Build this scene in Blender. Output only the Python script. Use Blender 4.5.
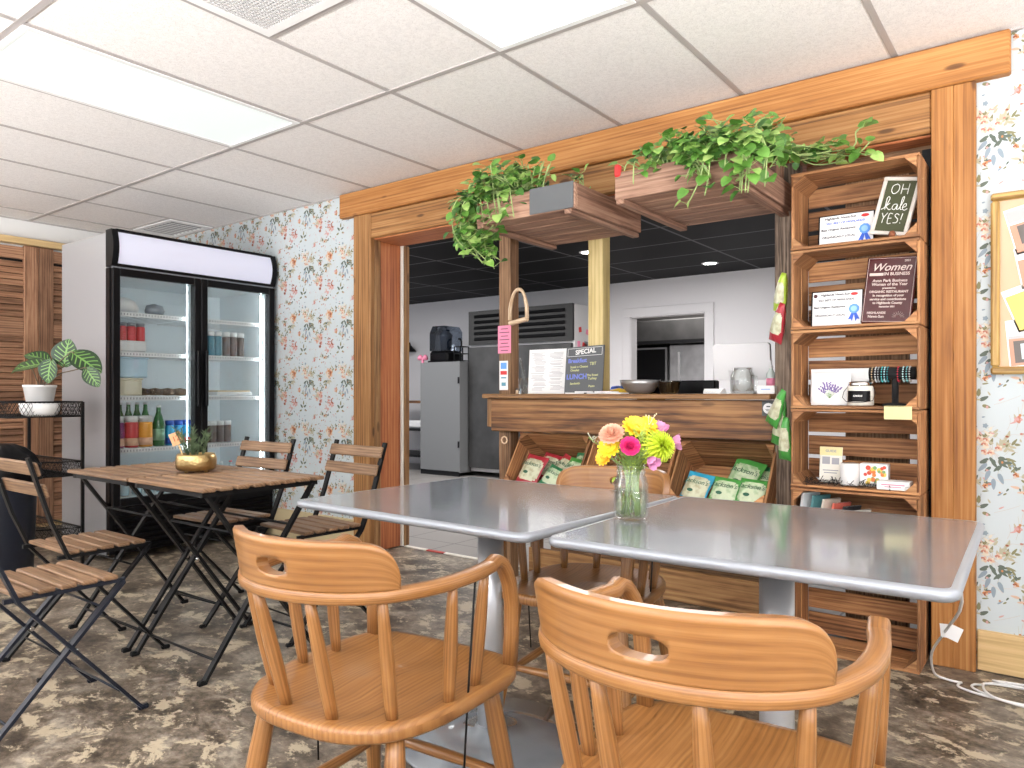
import bpy, math, random
from mathutils import Vector, Matrix, Euler
PI = math.pi
R = math.radians
C = bpy.context.scene.collection
for o in list(bpy.data.objects): bpy.data.objects.remove(o)

# ------------------------------------------------------------------ camera
CH, YAW, FPX, CX, CY = 1.035, 0.648, 732.0, 512.0, 393.5
cam_d = bpy.data.cameras.new('camera'); cam = bpy.data.objects.new('camera', cam_d); C.objects.link(cam)
cam.location = (0, 0, CH); cam.rotation_euler = (PI/2, 0, YAW)
cam_d.sensor_width = 36; cam_d.lens = FPX/1024*36; cam_d.shift_y = (CY-384)/1024
cam_d.clip_start = 0.02
sc = bpy.context.scene; sc.camera = cam
vs = sc.view_settings
vs.view_transform = 'Standard'; vs.look = 'None'; vs.gamma = 1; vs.use_curve_mapping = False
vs.exposure = 0.0

# ------------------------------------------------------------------ world + daylight through the shop front, plus unseen fill lights
w = bpy.data.worlds.new('sky'); sc.world = w; w.use_nodes = True
w.node_tree.nodes['Background'].inputs[0].default_value = (0.75, 0.86, 1, 1)
w.node_tree.nodes['Background'].inputs[1].default_value = 1.0
def area(name, loc, rot, sx, sy, power, col):
    l = bpy.data.lights.new(name, 'AREA'); l.shape = 'RECTANGLE'; l.size = sx; l.size_y = sy
    l.energy = power; l.color = col
    o = bpy.data.objects.new(name, l); C.objects.link(o); o.location = loc; o.rotation_euler = rot
    return o
WB, WR = -2.6, 2.2            # shop-front wall (y) and right wall (x)
area('daylight_front', (-2.0, WB+0.03, 1.45), (R(98), 0, R(0)), 6.6, 1.7, 47, (1.0, 0.985, 0.975))
area('ceiling_fill_front', (-2.0, WB-0.62, 0.45), (R(172), 0, R(0)), 7.4, 0.9, 1680, (1.0, 0.985, 0.98))  # added upward area light outside the window, brightens the ceiling
area('daylight_right', (WR-0.03, -0.4, 1.4), (R(98), 0, R(90)), 3.2, 1.7, 32, (1.0, 0.975, 0.95))
area('ceiling_fill_right', (WR+0.62, -0.4, 0.40), (R(172), 0, R(90)), 3.2, 0.9, 640, (1.0, 0.98, 0.965))  # added fill from the right window side, also aimed up at the ceiling
area('kitchen_fill', (-3.4, 5.6, 2.32), (0, 0, 0), 2.4, 1.2, 112, (1.0, 0.98, 0.97))  # unseen area light without a fixture, fills the kitchen
area('kitchen_fill_left', (-6.6, 5.4, 2.32), (0, 0, 0), 1.6, 1.2, 58, (1.0, 0.98, 0.97))  # second fixtureless light, added to brighten the kitchen's left part
area('back_room_fill', (-3.9, 8.9, 2.36), (0, 0, 0), 1.2, 0.6, 34, (1.0, 0.97, 0.95))  # unseen light added to brighten the room past the doorway

def at_y(u, v, Y):
    t = (u-CX)/FPX; h = (CY-v)/FPX; s, c = math.sin(-YAW), math.cos(YAW)
    d = Y/(-t*s+c); return Vector((d*(t*c+s), Y, CH+h*d))
def at_z(u, v, z):
    t = (u-CX)/FPX; h = (CY-v)/FPX; s, c = math.sin(-YAW), math.cos(YAW)
    d = (z-CH)/h; return Vector((d*(t*c+s), d*(-t*s+c), z))
def at_x(u, v, X):
    t = (u-CX)/FPX; h = (CY-v)/FPX; s, c = math.sin(-YAW), math.cos(YAW)
    d = X/(t*c+s); return Vector((X, d*(-t*s+c), CH+h*d))

# ------------------------------------------------------------------ mesh builder
rnd = random.Random(7)
def frame_z(d):
    d = Vector(d).normalized()
    a = Vector((0, 0, 1)) if abs(d.z) < 0.9 else Vector((1, 0, 0))
    x = a.cross(d).normalized(); y = d.cross(x)
    return x, y, d
class MB:
    def __init__(s): s.v = []; s.f = []; s.uv = []; s.t = []; s.m = []; s.sm = []
    def face(s, idx, uvs, tone=0, mat=0, smooth=False):
        s.f.append(tuple(idx)); s.uv.append([tuple(q) for q in uvs]); s.t.append(tone); s.m.append(mat); s.sm.append(smooth)
    def poly(s, pts, mat=0, tone=0, uvs=None, smooth=False):
        b = len(s.v); s.v += [Vector(p) for p in pts]
        s.face(range(b, b+len(pts)), uvs or [(p[0], p[1]) for p in pts], tone, mat, smooth)
    def box(s, c, size, rot=None, bev=0.0, mat=0, tone=None, warp=0.0):
        c = Vector(c); h = [q/2 for q in size]
        M = rot.to_3x3() if rot is not None else Matrix.Identity(3)
        if tone is None: tone = rnd.uniform(-1, 1)
        L = max(range(3), key=lambda i: size[i]); A, B = [i for i in range(3) if i != L]
        ou, ov = rnd.uniform(0, 20), rnd.uniform(0, 20)
        uvf = lambda p: (p[L]+ou, p[A]+p[B]*1.01+ov)
        bev = min(bev, min(h)*0.6)
        def put(polys):
            for P in polys:
                n = (P[1]-P[0]).cross(P[2]-P[0]); ctr = sum(P, Vector())/len(P)
                if n.dot(ctr) < 0: P = P[::-1]
                b = len(s.v)
                s.v += [c+M@p for p in P]
                s.face(range(b, b+len(P)), [uvf(p) for p in P], tone, mat)
        sg = (-1, 1); polys = []
        if bev <= 0:
            for i in range(3):
                j, k = (i+1) % 3, (i+2) % 3
                for a in sg:
                    q = []
                    for (b_, c_) in ((-1, -1), (1, -1), (1, 1), (-1, 1)):
                        p = [0, 0, 0]; p[i] = a*h[i]; p[j] = b_*h[j]; p[k] = c_*h[k]; q.append(Vector(p))
                    polys.append(q)
        else:
            def pt(i, sx):     # corner vertex lying on face of axis i
                return Vector([sx[q]*(h[q] if q == i else h[q]-bev) for q in range(3)])
            for i in range(3):
                j, k = (i+1) % 3, (i+2) % 3
                for a in sg:
                    q = []
                    for (b_, c_) in ((-1, -1), (1, -1), (1, 1), (-1, 1)):
                        sx = [0, 0, 0]; sx[i] = a; sx[j] = b_; sx[k] = c_; q.append(pt(i, sx))
                    polys.append(q)
                for b_ in sg:            # edges along axis i
                    for c_ in sg:
                        q = []
                        for (a, ax) in ((-1, j), (1, j), (1, k), (-1, k)):
                            sx = [0, 0, 0]; sx[i] = a; sx[j] = b_; sx[k] = c_; q.append(pt(ax, sx))
                        polys.append(q)
            for a in sg:
                for b_ in sg:
                    for c_ in sg: polys.append([pt(i, (a, b_, c_)) for i in range(3)])
        put(polys); return s
    def bar(s, p, q, wx, wy, up=(0, 0, 1), bev=0.0, mat=0, tone=None):
        p, q = Vector(p), Vector(q); d = (q-p); L = d.length; d.normalize()
        x = Vector(up).cross(d)
        if x.length < 1e-4: x = Vector((1, 0, 0)).cross(d)
        x.normalize(); y = d.cross(x)
        M = Matrix((x, y, d)).transposed()
        return s.box((p+q)/2, (wx, wy, L), M, bev, mat, tone)
    def tube(s, pts, rad, n=8, mat=0, tone=None, cap=True, closed=False, sq=None):
        pts = [Vector(p) for p in pts]; m = len(pts)
        if not hasattr(rad, '__len__'): rad = [rad]*m
        if tone is None: tone = rnd.uniform(-1, 1)
        ou = rnd.uniform(0, 20); b = len(s.v); L = 0; Ls = []; prev = None
        for i, p in enumerate(pts):
            if closed: d = pts[(i+1) % m]-pts[i-1]
            else: d = pts[min(i+1, m-1)]-pts[max(i-1, 0)]
            if d.length < 1e-9: d = Vector((0, 0, 1))
            d.normalize()
            if prev is None: x, y, _ = frame_z(d)
            else:
                x = prev-d*prev.dot(d)
                if x.length < 1e-5: x, y, _ = frame_z(d)
                x.normalize(); y = d.cross(x)
            prev = x
            if i: L += (p-pts[i-1]).length
            Ls.append(L)
            for k in range(n):
                a = 2*PI*k/n; s.v.append(p+rad[i]*(math.cos(a)*x+math.sin(a)*y))
        rg = m if closed else m-1
        for i in range(rg):
            i2 = (i+1) % m; l2 = Ls[i2] if i2 else L
            for k in range(n):
                k2 = (k+1) % n
                s.face((b+i*n+k, b+i*n+k2, b+i2*n+k2, b+i2*n+k),
                       [(Ls[i]+ou, k*0.012), (Ls[i]+ou, (k+1)*0.012), (l2+ou, (k+1)*0.012), (l2+ou, k*0.012)], tone, mat, True)
        if cap and not closed:
            s.face([b+k for k in range(n)][::-1], [(ou, k*0.01) for k in range(n)], tone, mat)
            s.face([b+(m-1)*n+k for k in range(n)], [(ou+L, k*0.01) for k in range(n)], tone, mat)
        return s
    def lathe(s, prof, n=24, c=(0, 0, 0), mat=0, tone=0, M=None, smooth=True, wob=None):
        c = Vector(c); b = len(s.v); M = M.to_3x3() if M is not None else Matrix.Identity(3)
        for i, (r, z) in enumerate(prof):
            for k in range(n):
                a = 2*PI*k/n; rr = r*(wob(a, z) if wob else 1)
                s.v.append(c+M@Vector((rr*math.cos(a), rr*math.sin(a), z)))
        for i in range(len(prof)-1):
            for k in range(n):
                k2 = (k+1) % n
                s.face((b+i*n+k, b+i*n+k2, b+(i+1)*n+k2, b+(i+1)*n+k),
                       [(k/n, prof[i][1]), ((k+1)/n, prof[i][1]), ((k+1)/n, prof[i+1][1]), (k/n, prof[i+1][1])], tone, mat, smooth)
        if prof[0][0] > 1e-6: s.face([b+k for k in range(n)][::-1], [(k/n, 0) for k in range(n)], tone, mat)
        if prof[-1][0] > 1e-6: s.face([b+(len(prof)-1)*n+k for k in range(n)], [(k/n, 1) for k in range(n)], tone, mat)
        return s
    def prism(s, poly, o, ex, ey, depth, mat=0, tone=None, mat_side=None):
        o, ex, ey = Vector(o), Vector(ex), Vector(ey); ez = ex.cross(ey).normalized()
        if tone is None: tone = rnd.uniform(-1, 1)
        ou = rnd.uniform(0, 20)
        if sum(poly[i-1][0]*poly[i][1]-poly[i][0]*poly[i-1][1] for i in range(len(poly))) < 0: poly = poly[::-1]
        n = len(poly); b = len(s.v)
        for k in (0, 1): s.v += [o+ex*p[0]+ey*p[1]+ez*(depth*k) for p in poly]
        uv = [(p[0]+ou, p[1]) for p in poly]
        s.face([b+i for i in range(n)][::-1], uv[::-1], tone, mat)
        s.face([b+n+i for i in range(n)], uv, tone, mat)
        ms = mat if mat_side is None else mat_side
        for i in range(n):
            j = (i+1) % n
            s.face((b+i, b+j, b+n+j, b+n+i), [uv[i], uv[j], (uv[j][0], uv[j][1]+depth), (uv[i][0], uv[i][1]+depth)], tone, ms)
        return s
    def grid(s, fn, nu, nv, mat=0, tone=0, smooth=True, uvf=None, cu=False, matf=None):
        b = len(s.v)
        for i in range(nu+1):
            for j in range(nv+1): s.v.append(Vector(fn(i/nu, j/nv)))
        for i in range(nu):
            for j in range(nv):
                q = [(i, j), (i+1, j), (i+1, j+1), (i, j+1)]
                s.face([b+a*(nv+1)+c for a, c in q], [(uvf or (lambda x, y: (x, y)))(a/nu, c/nv) for a, c in q], tone,
                       matf((i+.5)/nu, (j+.5)/nv) if matf else mat, smooth)
        return s
    def build(s, name, mats, parent=None, loc=None, rot=None):
        me = bpy.data.meshes.new(name); me.from_pydata([tuple(p) for p in s.v], [], s.f)
        uvl = me.uv_layers.new(name='grain'); k = 0
        flat = []
        for u in s.uv:
            for q in u: flat += [q[0], q[1]]
        uvl.data.foreach_set('uv', flat)
        at = me.attributes.new('tone', 'FLOAT', 'FACE'); at.data.foreach_set('value', [float(t) for t in s.t])
        if not isinstance(mats, (list, tuple)): mats = [mats]
        for m in mats: me.materials.append(m)
        me.polygons.foreach_set('material_index', s.m); me.polygons.foreach_set('use_smooth', s.sm)
        me.update()
        o = bpy.data.objects.new(name, me); C.objects.link(o)
        if parent is not None: o.parent = parent
        if loc is not None: o.location = loc
        if rot is not None: o.rotation_euler = rot
        return o

def thing(name, label, cat, loc=(0, 0, 0), rot=(0, 0, 0), group=None):
    o = bpy.data.objects.new(name, None); C.objects.link(o); o.empty_display_size = 0.05
    o.location = loc; o.rotation_euler = rot
    return tag(o, label, cat, group)
def tag(o, label, cat, group=None, kind=None):
    o['label'] = label; o['category'] = cat
    if group: o['group'] = group
    if kind: o['kind'] = kind
    return o
def struct(name, mb, m, label=None, **k):
    o = mb.build(name, m, **k); o['kind'] = 'structure'
    if label: o['label'] = label
    return o
def dup(root, loc, rot, label, group=None):
    r = root.copy(); C.objects.link(r); r.location = loc; r.rotation_euler = rot; r['label'] = label
    if group: r['group'] = group
    for ch in list(root.children):
        c = ch.copy(); C.objects.link(c); c.parent = r
        for g in list(ch.children):
            d = g.copy(); C.objects.link(d); d.parent = c
    return r

# ------------------------------------------------------------------ materials
MATS = {}
def mat(name, col, rough=0.5, metal=0.0, spec=0.5, emit=None, estr=0.0, coat=0.0):
    m = bpy.data.materials.new(name); m.use_nodes = True
    b = m.node_tree.nodes['Principled BSDF']
    b.inputs['Base Color'].default_value = (*col, 1); b.inputs['Roughness'].default_value = rough
    b.inputs['Metallic'].default_value = metal; b.inputs['Specular IOR Level'].default_value = spec
    b.inputs['Coat Weight'].default_value = coat
    if emit: b.inputs['Emission Color'].default_value = (*emit, 1); b.inputs['Emission Strength'].default_value = estr
    return m
def N(m, t, **kw):
    n = m.node_tree.nodes.new(t)
    for k, v in kw.items():
        if k in n.inputs: n.inputs[k].default_value = v
        else: setattr(n, k, v)
    return n
def L(m, a, b): m.node_tree.links.new(a, b)
def bsdf(m): return m.node_tree.nodes['Principled BSDF']
def ramp(m, fac, stops):
    r = N(m, 'ShaderNodeValToRGB'); e = r.color_ramp.elements
    e[0].position, e[0].color = stops[0][0], (*stops[0][1], 1)
    e[1].position, e[1].color = stops[-1][0], (*stops[-1][1], 1)
    for p, c in stops[1:-1]:
        q = e.new(p); q.color = (*c, 1)
    L(m, fac, r.inputs[0]); return r
def math_n(m, op, a, b=None):
    n = N(m, 'ShaderNodeMath', operation=op)
    for i, q in enumerate((a, b)):
        if q is None: continue
        if isinstance(q, (int, float)): n.inputs[i].default_value = q
        else: L(m, q, n.inputs[i])
    return n.outputs[0]
def wood(name, dark, mid, light, rough=0.55, su=1.5, sv=26, tone=0.22, knots=0.0, contrast=1.0, coat=0.0, ring=0.5, bump=0.15):
    m = mat(name, mid, rough, coat=coat)
    uv = N(m, 'ShaderNodeUVMap', uv_map='grain')
    def nz(a_, b_, det, dist):
        mp = N(m, 'ShaderNodeMapping'); mp.inputs['Scale'].default_value = (a_, b_, 1); L(m, uv.outputs[0], mp.inputs[0])
        n_ = N(m, 'ShaderNodeTexNoise', Scale=1.0, Detail=det, Roughness=0.6, Distortion=dist); L(m, mp.outputs[0], n_.inputs['Vector']); return n_
    n1 = nz(su*1.6, sv*5.0, 4.0, 0.2); n2 = nz(su*0.8, sv*0.8, 4.0, 1.2); n3 = nz(su*1.6, 5.0, 3.0, 0.0)
    mp2 = N(m, 'ShaderNodeMapping'); mp2.inputs['Scale'].default_value = (su*0.55, sv*1.1, 1); L(m, uv.outputs[0], mp2.inputs[0])
    wv = N(m, 'ShaderNodeTexWave', Scale=0.6, Distortion=9.0, Detail=3.0); wv.inputs['Detail Scale'].default_value = 0.35
    wv.bands_direction = 'Y'; L(m, mp2.outputs[0], wv.inputs['Vector'])
    f1 = math_n(m, 'MULTIPLY', n1.outputs[0], 0.42); f2 = math_n(m, 'MULTIPLY', n2.outputs[0], 0.40-0.12*ring); f3 = math_n(m, 'MULTIPLY', n3.outputs[0], 0.18); f4 = math_n(m, 'MULTIPLY', wv.outputs[1], 0.12*ring)
    fac = math_n(m, 'ADD', math_n(m, 'ADD', f1, f2), math_n(m, 'ADD', f3, f4))
    k = 0.115/contrast
    r = ramp(m, fac, [(0.49-k, dark), (0.49, mid), (0.49+k, light)])
    at = N(m, 'ShaderNodeAttribute', attribute_name='tone')
    br = math_n(m, 'MULTIPLY_ADD', at.outputs['Fac'], tone); br.node.inputs[2].default_value = 1.0
    mul = N(m, 'ShaderNodeVectorMath', operation='SCALE'); L(m, r.outputs[0], mul.inputs[0]); L(m, br, mul.inputs['Scale'])
    out = mul.outputs[0]
    if knots:
        mp3 = N(m, 'ShaderNodeMapping'); mp3.inputs['Scale'].default_value = (3.0, 9.5, 1); L(m, uv.outputs[0], mp3.inputs[0])
        vo = N(m, 'ShaderNodeTexVoronoi', Scale=1.0); L(m, mp3.outputs[0], vo.inputs['Vector'])
        kr = ramp(m, vo.outputs['Distance'], [(0.0, (1, 1, 1)), (0.08, (0.85, 0.85, 0.85)), (0.13, (0, 0, 0))])
        km = N(m, 'ShaderNodeMix', data_type='RGBA'); L(m, math_n(m, 'MULTIPLY', kr.outputs[0], knots), km.inputs[0])
        L(m, out, km.inputs[6]); km.inputs[7].default_value = (dark[0]*0.35, dark[1]*0.3, dark[2]*0.3, 1); out = km.outputs[2]
    L(m, out, bsdf(m).inputs['Base Color'])
    if bump:
        bp = N(m, 'ShaderNodeBump', Strength=bump, Distance=0.004); L(m, n1.outputs[0], bp.inputs['Height']); L(m, bp.outputs[0], bsdf(m).inputs['Normal'])
    return m
def noisy(name, c1, c2, scale, rough=0.5, metal=0, detail=4, coat=0, lo=0.35, hi=0.65, bump=0):
    m = mat(name, c1, rough, metal, coat=coat)
    tc = N(m, 'ShaderNodeTexCoord'); n = N(m, 'ShaderNodeTexNoise', Scale=scale, Detail=float(detail)); L(m, tc.outputs['Object'], n.inputs['Vector'])
    r = ramp(m, n.outputs[0], [(lo, c1), (hi, c2)]); L(m, r.outputs[0], bsdf(m).inputs['Base Color'])
    if bump:
        bp = N(m, 'ShaderNodeBump', Strength=bump, Distance=0.003); L(m, n.outputs[0], bp.inputs['Height']); L(m, bp.outputs[0], bsdf(m).inputs['Normal'])
    return m
def glass(name, tint=(0.95, 0.98, 0.98), refl=1.0, base=0.04):
    m = bpy.data.materials.new(name); m.use_nodes = True; nt = m.node_tree; nt.nodes.clear()
    out = nt.nodes.new('ShaderNodeOutputMaterial'); mx = nt.nodes.new('ShaderNodeMixShader')
    tr = nt.nodes.new('ShaderNodeBsdfTransparent'); tr.inputs[0].default_value = (*tint, 1)
    gl = nt.nodes.new('ShaderNodeBsdfGlossy'); gl.inputs['Roughness'].default_value = 0.02
    lw = nt.nodes.new('ShaderNodeFresnel'); lw.inputs[0].default_value = 1.45
    mu = nt.nodes.new('ShaderNodeMath'); mu.operation = 'MULTIPLY_ADD'; mu.inputs[1].default_value = refl; mu.inputs[2].default_value = base
    nt.links.new(lw.outputs[0], mu.inputs[0]); nt.links.new(mu.outputs[0], mx.inputs[0])
    nt.links.new(tr.outputs[0], mx.inputs[1]); nt.links.new(gl.outputs[0], mx.inputs[2]); nt.links.new(mx.outputs[0], out.inputs[0])
    return m
M_ = dict(
 beam=wood('pine_beam', (0.185, 0.065, 0.014), (0.375, 0.152, 0.036), (0.50, 0.25, 0.08), 0.6, 1.1, 22, 0.08, 0.85, 0.85),
 beam2=wood('weathered_pine_beam', (0.13, 0.057, 0.018), (0.31, 0.138, 0.040), (0.44, 0.235, 0.088), 0.65, 1.0, 24, 0.08, 0.8, 1.0),
 redjamb=wood('red_jamb_wood', (0.26, 0.07, 0.025), (0.47, 0.15, 0.052), (0.58, 0.23, 0.09), 0.55, 1.2, 18, 0.12, 0.8),
 post=wood('brown_post_wood', (0.08, 0.04, 0.02), (0.22, 0.12, 0.06), (0.36, 0.21, 0.115), 0.75, 2.0, 34, 0.1),
 greypost=wood('grey_weathered_post', (0.05, 0.035, 0.025), (0.16, 0.115, 0.085), (0.32, 0.24, 0.18), 0.85, 3, 30, 0.1, contrast=1.5),
 yellow=wood('green_treated_pine', (0.33, 0.24, 0.08), (0.56, 0.43, 0.18), (0.70, 0.56, 0.28), 0.6, 1.5, 22, 0.1),
 counter=wood('stained_counter_wood', (0.06, 0.022, 0.008), (0.20, 0.085, 0.027), (0.36, 0.18, 0.065), 0.5, 1.4, 13, 0.1, 0.5, 1.3),
 countertop=wood('counter_top_wood', (0.12, 0.055, 0.02), (0.28, 0.14, 0.052), (0.42, 0.24, 0.10), 0.5, 1.5, 24, 0.1),
 base=wood('raw_plank', (0.13, 0.056, 0.018), (0.30, 0.15, 0.055), (0.43, 0.245, 0.10), 0.65, 1.6, 15, 0.1, 0.6),
 crate=wood('crate_wood', (0.11, 0.042, 0.016), (0.32, 0.142, 0.055), (0.49, 0.25, 0.105), 0.7, 2.2, 24, 0.26, 0.6, 1.1),
 planter=wood('planter_wood', (0.11, 0.052, 0.033), (0.28, 0.15, 0.098), (0.42, 0.255, 0.175), 0.75, 2.0, 24, 0.15, 0.3),
 oak=wood('oiled_oak', (0.165, 0.065, 0.017), (0.285, 0.124, 0.036), (0.375, 0.185, 0.064), 0.34, 2.6, 40, 0.05, contrast=0.72, coat=0.2, ring=0.8, bump=0.04),
 teak=wood('acacia_slat', (0.11, 0.056, 0.027), (0.215, 0.12, 0.062), (0.31, 0.19, 0.108), 0.5, 3, 34, 0.16, bump=0.05),
 shutter=wood('shutter_wood', (0.12, 0.055, 0.028), (0.31, 0.155, 0.085), (0.46, 0.26, 0.15), 0.7, 2, 24, 0.25, 0.3),
 lightwood=wood('pale_baseboard', (0.50, 0.33, 0.14), (0.66, 0.46, 0.22), (0.76, 0.57, 0.31), 0.45, 1.0, 16, 0.06),
 stirrup=wood('bleached_wood', (0.45, 0.28, 0.15), (0.68, 0.50, 0.33), (0.8, 0.66, 0.5), 0.6, 4, 20, 0.1),
 black=mat('black_powder_coat', (0.008, 0.008, 0.009), 0.45, spec=0.22), navy=mat('dark_navy_steel', (0.013, 0.016, 0.026), 0.4, spec=0.35),
 blackp=mat('black_plastic', (0.005, 0.005, 0.006), 0.35, spec=0.16), rubber=mat('black_rubber', (0.012, 0.012, 0.012), 0.8),
 white=mat('white_paint', (0.80, 0.80, 0.80), 0.5), offwhite=mat('warm_white', (0.78, 0.75, 0.68), 0.6),
 kwall=mat('kitchen_white_wall', (0.80, 0.785, 0.80), 0.7), paper=mat('white_paper', (0.85, 0.85, 0.85), 0.6),
 wallw=mat('white_wall', (0.80, 0.80, 0.79), 0.7),
 fridgew=mat('shaded_white_enamel', (0.31, 0.31, 0.32), 0.28), fridgei=mat('fridge_liner', (0.82, 0.87, 0.90), 0.4),  # white fridge enamel greyed: shade on its side is put into the colour
 tbar=mat('grey_ceiling_tee', (0.42, 0.39, 0.38), 0.5),
 steel=noisy('brushed_steel', (0.46, 0.46, 0.47), (0.60, 0.60, 0.61), 6, 0.34, 0.65), darksteel=noisy('dark_steel', (0.055, 0.054, 0.053), (0.095, 0.092, 0.09), 3, 0.42, 0.5),
 chrome=mat('chrome', (0.8, 0.8, 0.8), 0.12, 1.0), silver=mat('silver_edge', (0.30, 0.32, 0.355), 0.35, 0.35), column=mat('silver_column', (0.60, 0.61, 0.64), 0.3, 0.6),
 grey=mat('grey_cabinet', (0.20, 0.205, 0.21), 0.55), gold=None,
 soil=noisy('soil', (0.03, 0.018, 0.01), (0.08, 0.05, 0.03), 60, 0.95),
 glass=glass('clear_glass', (0.97, 0.99, 0.99), 0.7, 0.02), jar=glass('jar_glass', (0.975, 0.99, 0.985), 0.38, 0.05), acrylic=glass('acrylic', (0.97, 0.97, 0.97), 0.8, 0.03),
 smoke=glass('smoked_plastic', (0.62, 0.68, 0.76), 1.0, 0.06),
 ink=mat('black_ink', (0.03, 0.03, 0.04), 0.7), greyink=mat('grey_ink', (0.35, 0.35, 0.38), 0.7), blue=mat('ribbon_blue', (0.03, 0.11, 0.62), 0.5), ltblue=mat('ribbon_light_blue', (0.12, 0.33, 0.85), 0.5),
 red=mat('red_print', (0.60, 0.03, 0.03), 0.5), maroon=mat('maroon_plaque', (0.062, 0.006, 0.009), 0.2, coat=0.4), chalkgreen=mat('olive_chalkboard', (0.05, 0.056, 0.022), 0.7),
 chalk=mat('white_chalk', (0.80, 0.80, 0.78), 0.8), chalkboard=mat('grey_chalkboard', (0.10, 0.105, 0.11), 0.7), chalkblue=mat('blue_chalk', (0.17, 0.22, 0.62), 0.8), chalkyel=mat('yellow_chalk', (0.52, 0.52, 0.25), 0.8),
 pinkpaper=mat('pink_paper', (0.78, 0.25, 0.38), 0.7), yelpaper=mat('yellow_paper', (0.78, 0.70, 0.36), 0.7), greyframe=mat('grey_washed_frame', (0.60, 0.55, 0.50), 0.6),
 louvre=mat('dark_grille', (0.035, 0.034, 0.033), 0.45, 0.3), cable=mat('white_cable', (0.78, 0.78, 0.78), 0.4),
)
# hammered gold
g = mat('hammered_gold', (0.50, 0.355, 0.16), 0.30, 1.0)
tc = N(g, 'ShaderNodeTexCoord'); vo = N(g, 'ShaderNodeTexVoronoi', Scale=95.0); L(g, tc.outputs['Object'], vo.inputs['Vector'])
bp = N(g, 'ShaderNodeBump', Strength=0.5, Distance=0.003); L(g, vo.outputs['Distance'], bp.inputs['Height']); L(g, bp.outputs[0], bsdf(g).inputs['Normal'])
M_['gold'] = g
# grey table laminate
g = noisy('grey_table_laminate', (0.205, 0.225, 0.248), (0.24, 0.262, 0.286), 9, 0.16, 0.2)
bsdf(g).inputs['Coat Weight'].default_value = 0.6; bsdf(g).inputs['Coat Roughness'].default_value = 0.08
M_['laminate'] = g
# ceiling tile, speckled
g = mat('ceiling_tile', (0.8, 0.76, 0.74), 0.85)
tc = N(g, 'ShaderNodeTexCoord'); n1 = N(g, 'ShaderNodeTexNoise', Scale=260.0, Detail=2.0); L(g, tc.outputs['Object'], n1.inputs['Vector'])
n2 = N(g, 'ShaderNodeTexNoise', Scale=70.0, Detail=3.0); L(g, tc.outputs['Object'], n2.inputs['Vector'])
r1 = ramp(g, n1.outputs[0], [(0.30, (0.62, 0.58, 0.56)), (0.42, (0.82, 0.795, 0.78)), (0.7, (0.87, 0.85, 0.835))])
r2 = ramp(g, n2.outputs[0], [(0.35, (0.92, 0.92, 0.92)), (0.6, (1, 1, 1))])
mx = N(g, 'ShaderNodeMix', data_type='RGBA', blend_type='MULTIPLY'); mx.inputs[0].default_value = 1
L(g, r1.outputs[0], mx.inputs[6]); L(g, r2.outputs[0], mx.inputs[7]); L(g, mx.outputs[2], bsdf(g).inputs['Base Color'])
bp = N(g, 'ShaderNodeBump', Strength=0.25, Distance=0.003); L(g, n1.outputs[0], bp.inputs['Height']); L(g, bp.outputs[0], bsdf(g).inputs['Normal'])
M_['tile'] = g
# worn painted concrete
g = mat('worn_floor', (0.1, 0.09, 0.08), 0.42)
tc = N(g, 'ShaderNodeTexCoord')
mp = N(g, 'ShaderNodeMapping'); mp.inputs['Scale'].default_value = (1, 1.25, 1); mp.inputs['Rotation'].default_value = (0, 0, 0.5); L(g, tc.outputs['Object'], mp.inputs[0])
na = N(g, 'ShaderNodeTexNoise', Scale=4.2, Detail=12.0, Roughness=0.76, Distortion=0.3); L(g, mp.outputs[0], na.inputs['Vector'])
nb = N(g, 'ShaderNodeTexNoise', Scale=7.5, Detail=12.0, Roughness=0.74, Distortion=0.35); L(g, mp.outputs[0], nb.inputs['Vector'])
nc = N(g, 'ShaderNodeTexNoise', Scale=24.0, Detail=6.0, Roughness=0.7); L(g, mp.outputs[0], nc.inputs['Vector'])
ra = ramp(g, na.outputs[0], [(0.36, (0.035, 0.028, 0.023)), (0.45, (0.105, 0.082, 0.060)), (0.53, (0.20, 0.165, 0.13)), (0.62, (0.32, 0.28, 0.23))])
rc = ramp(g, nc.outputs[0], [(0.32, (0.45, 0.44, 0.43)), (0.6, (1.15, 1.13, 1.1))])
mx = N(g, 'ShaderNodeMix', data_type='RGBA', blend_type='MULTIPLY'); mx.inputs[0].default_value = 1
L(g, ra.outputs[0], mx.inputs[6]); L(g, rc.outputs[0], mx.inputs[7])
rb = ramp(g, nb.outputs[0], [(0.53, (0, 0, 0)), (0.57, (0.85, 0.85, 0.85))])
m2 = N(g, 'ShaderNodeMix', data_type='RGBA'); L(g, rb.outputs[0], m2.inputs[0]); L(g, mx.outputs[2], m2.inputs[6]); m2.inputs[7].default_value = (0.50, 0.42, 0.30, 1)
L(g, m2.outputs[2], bsdf(g).inputs['Base Color'])
bp = N(g, 'ShaderNodeBump', Strength=0.25, Distance=0.004); L(g, nb.outputs[0], bp.inputs['Height']); L(g, bp.outputs[0], bsdf(g).inputs['Normal'])
M_['floor'] = g
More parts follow.
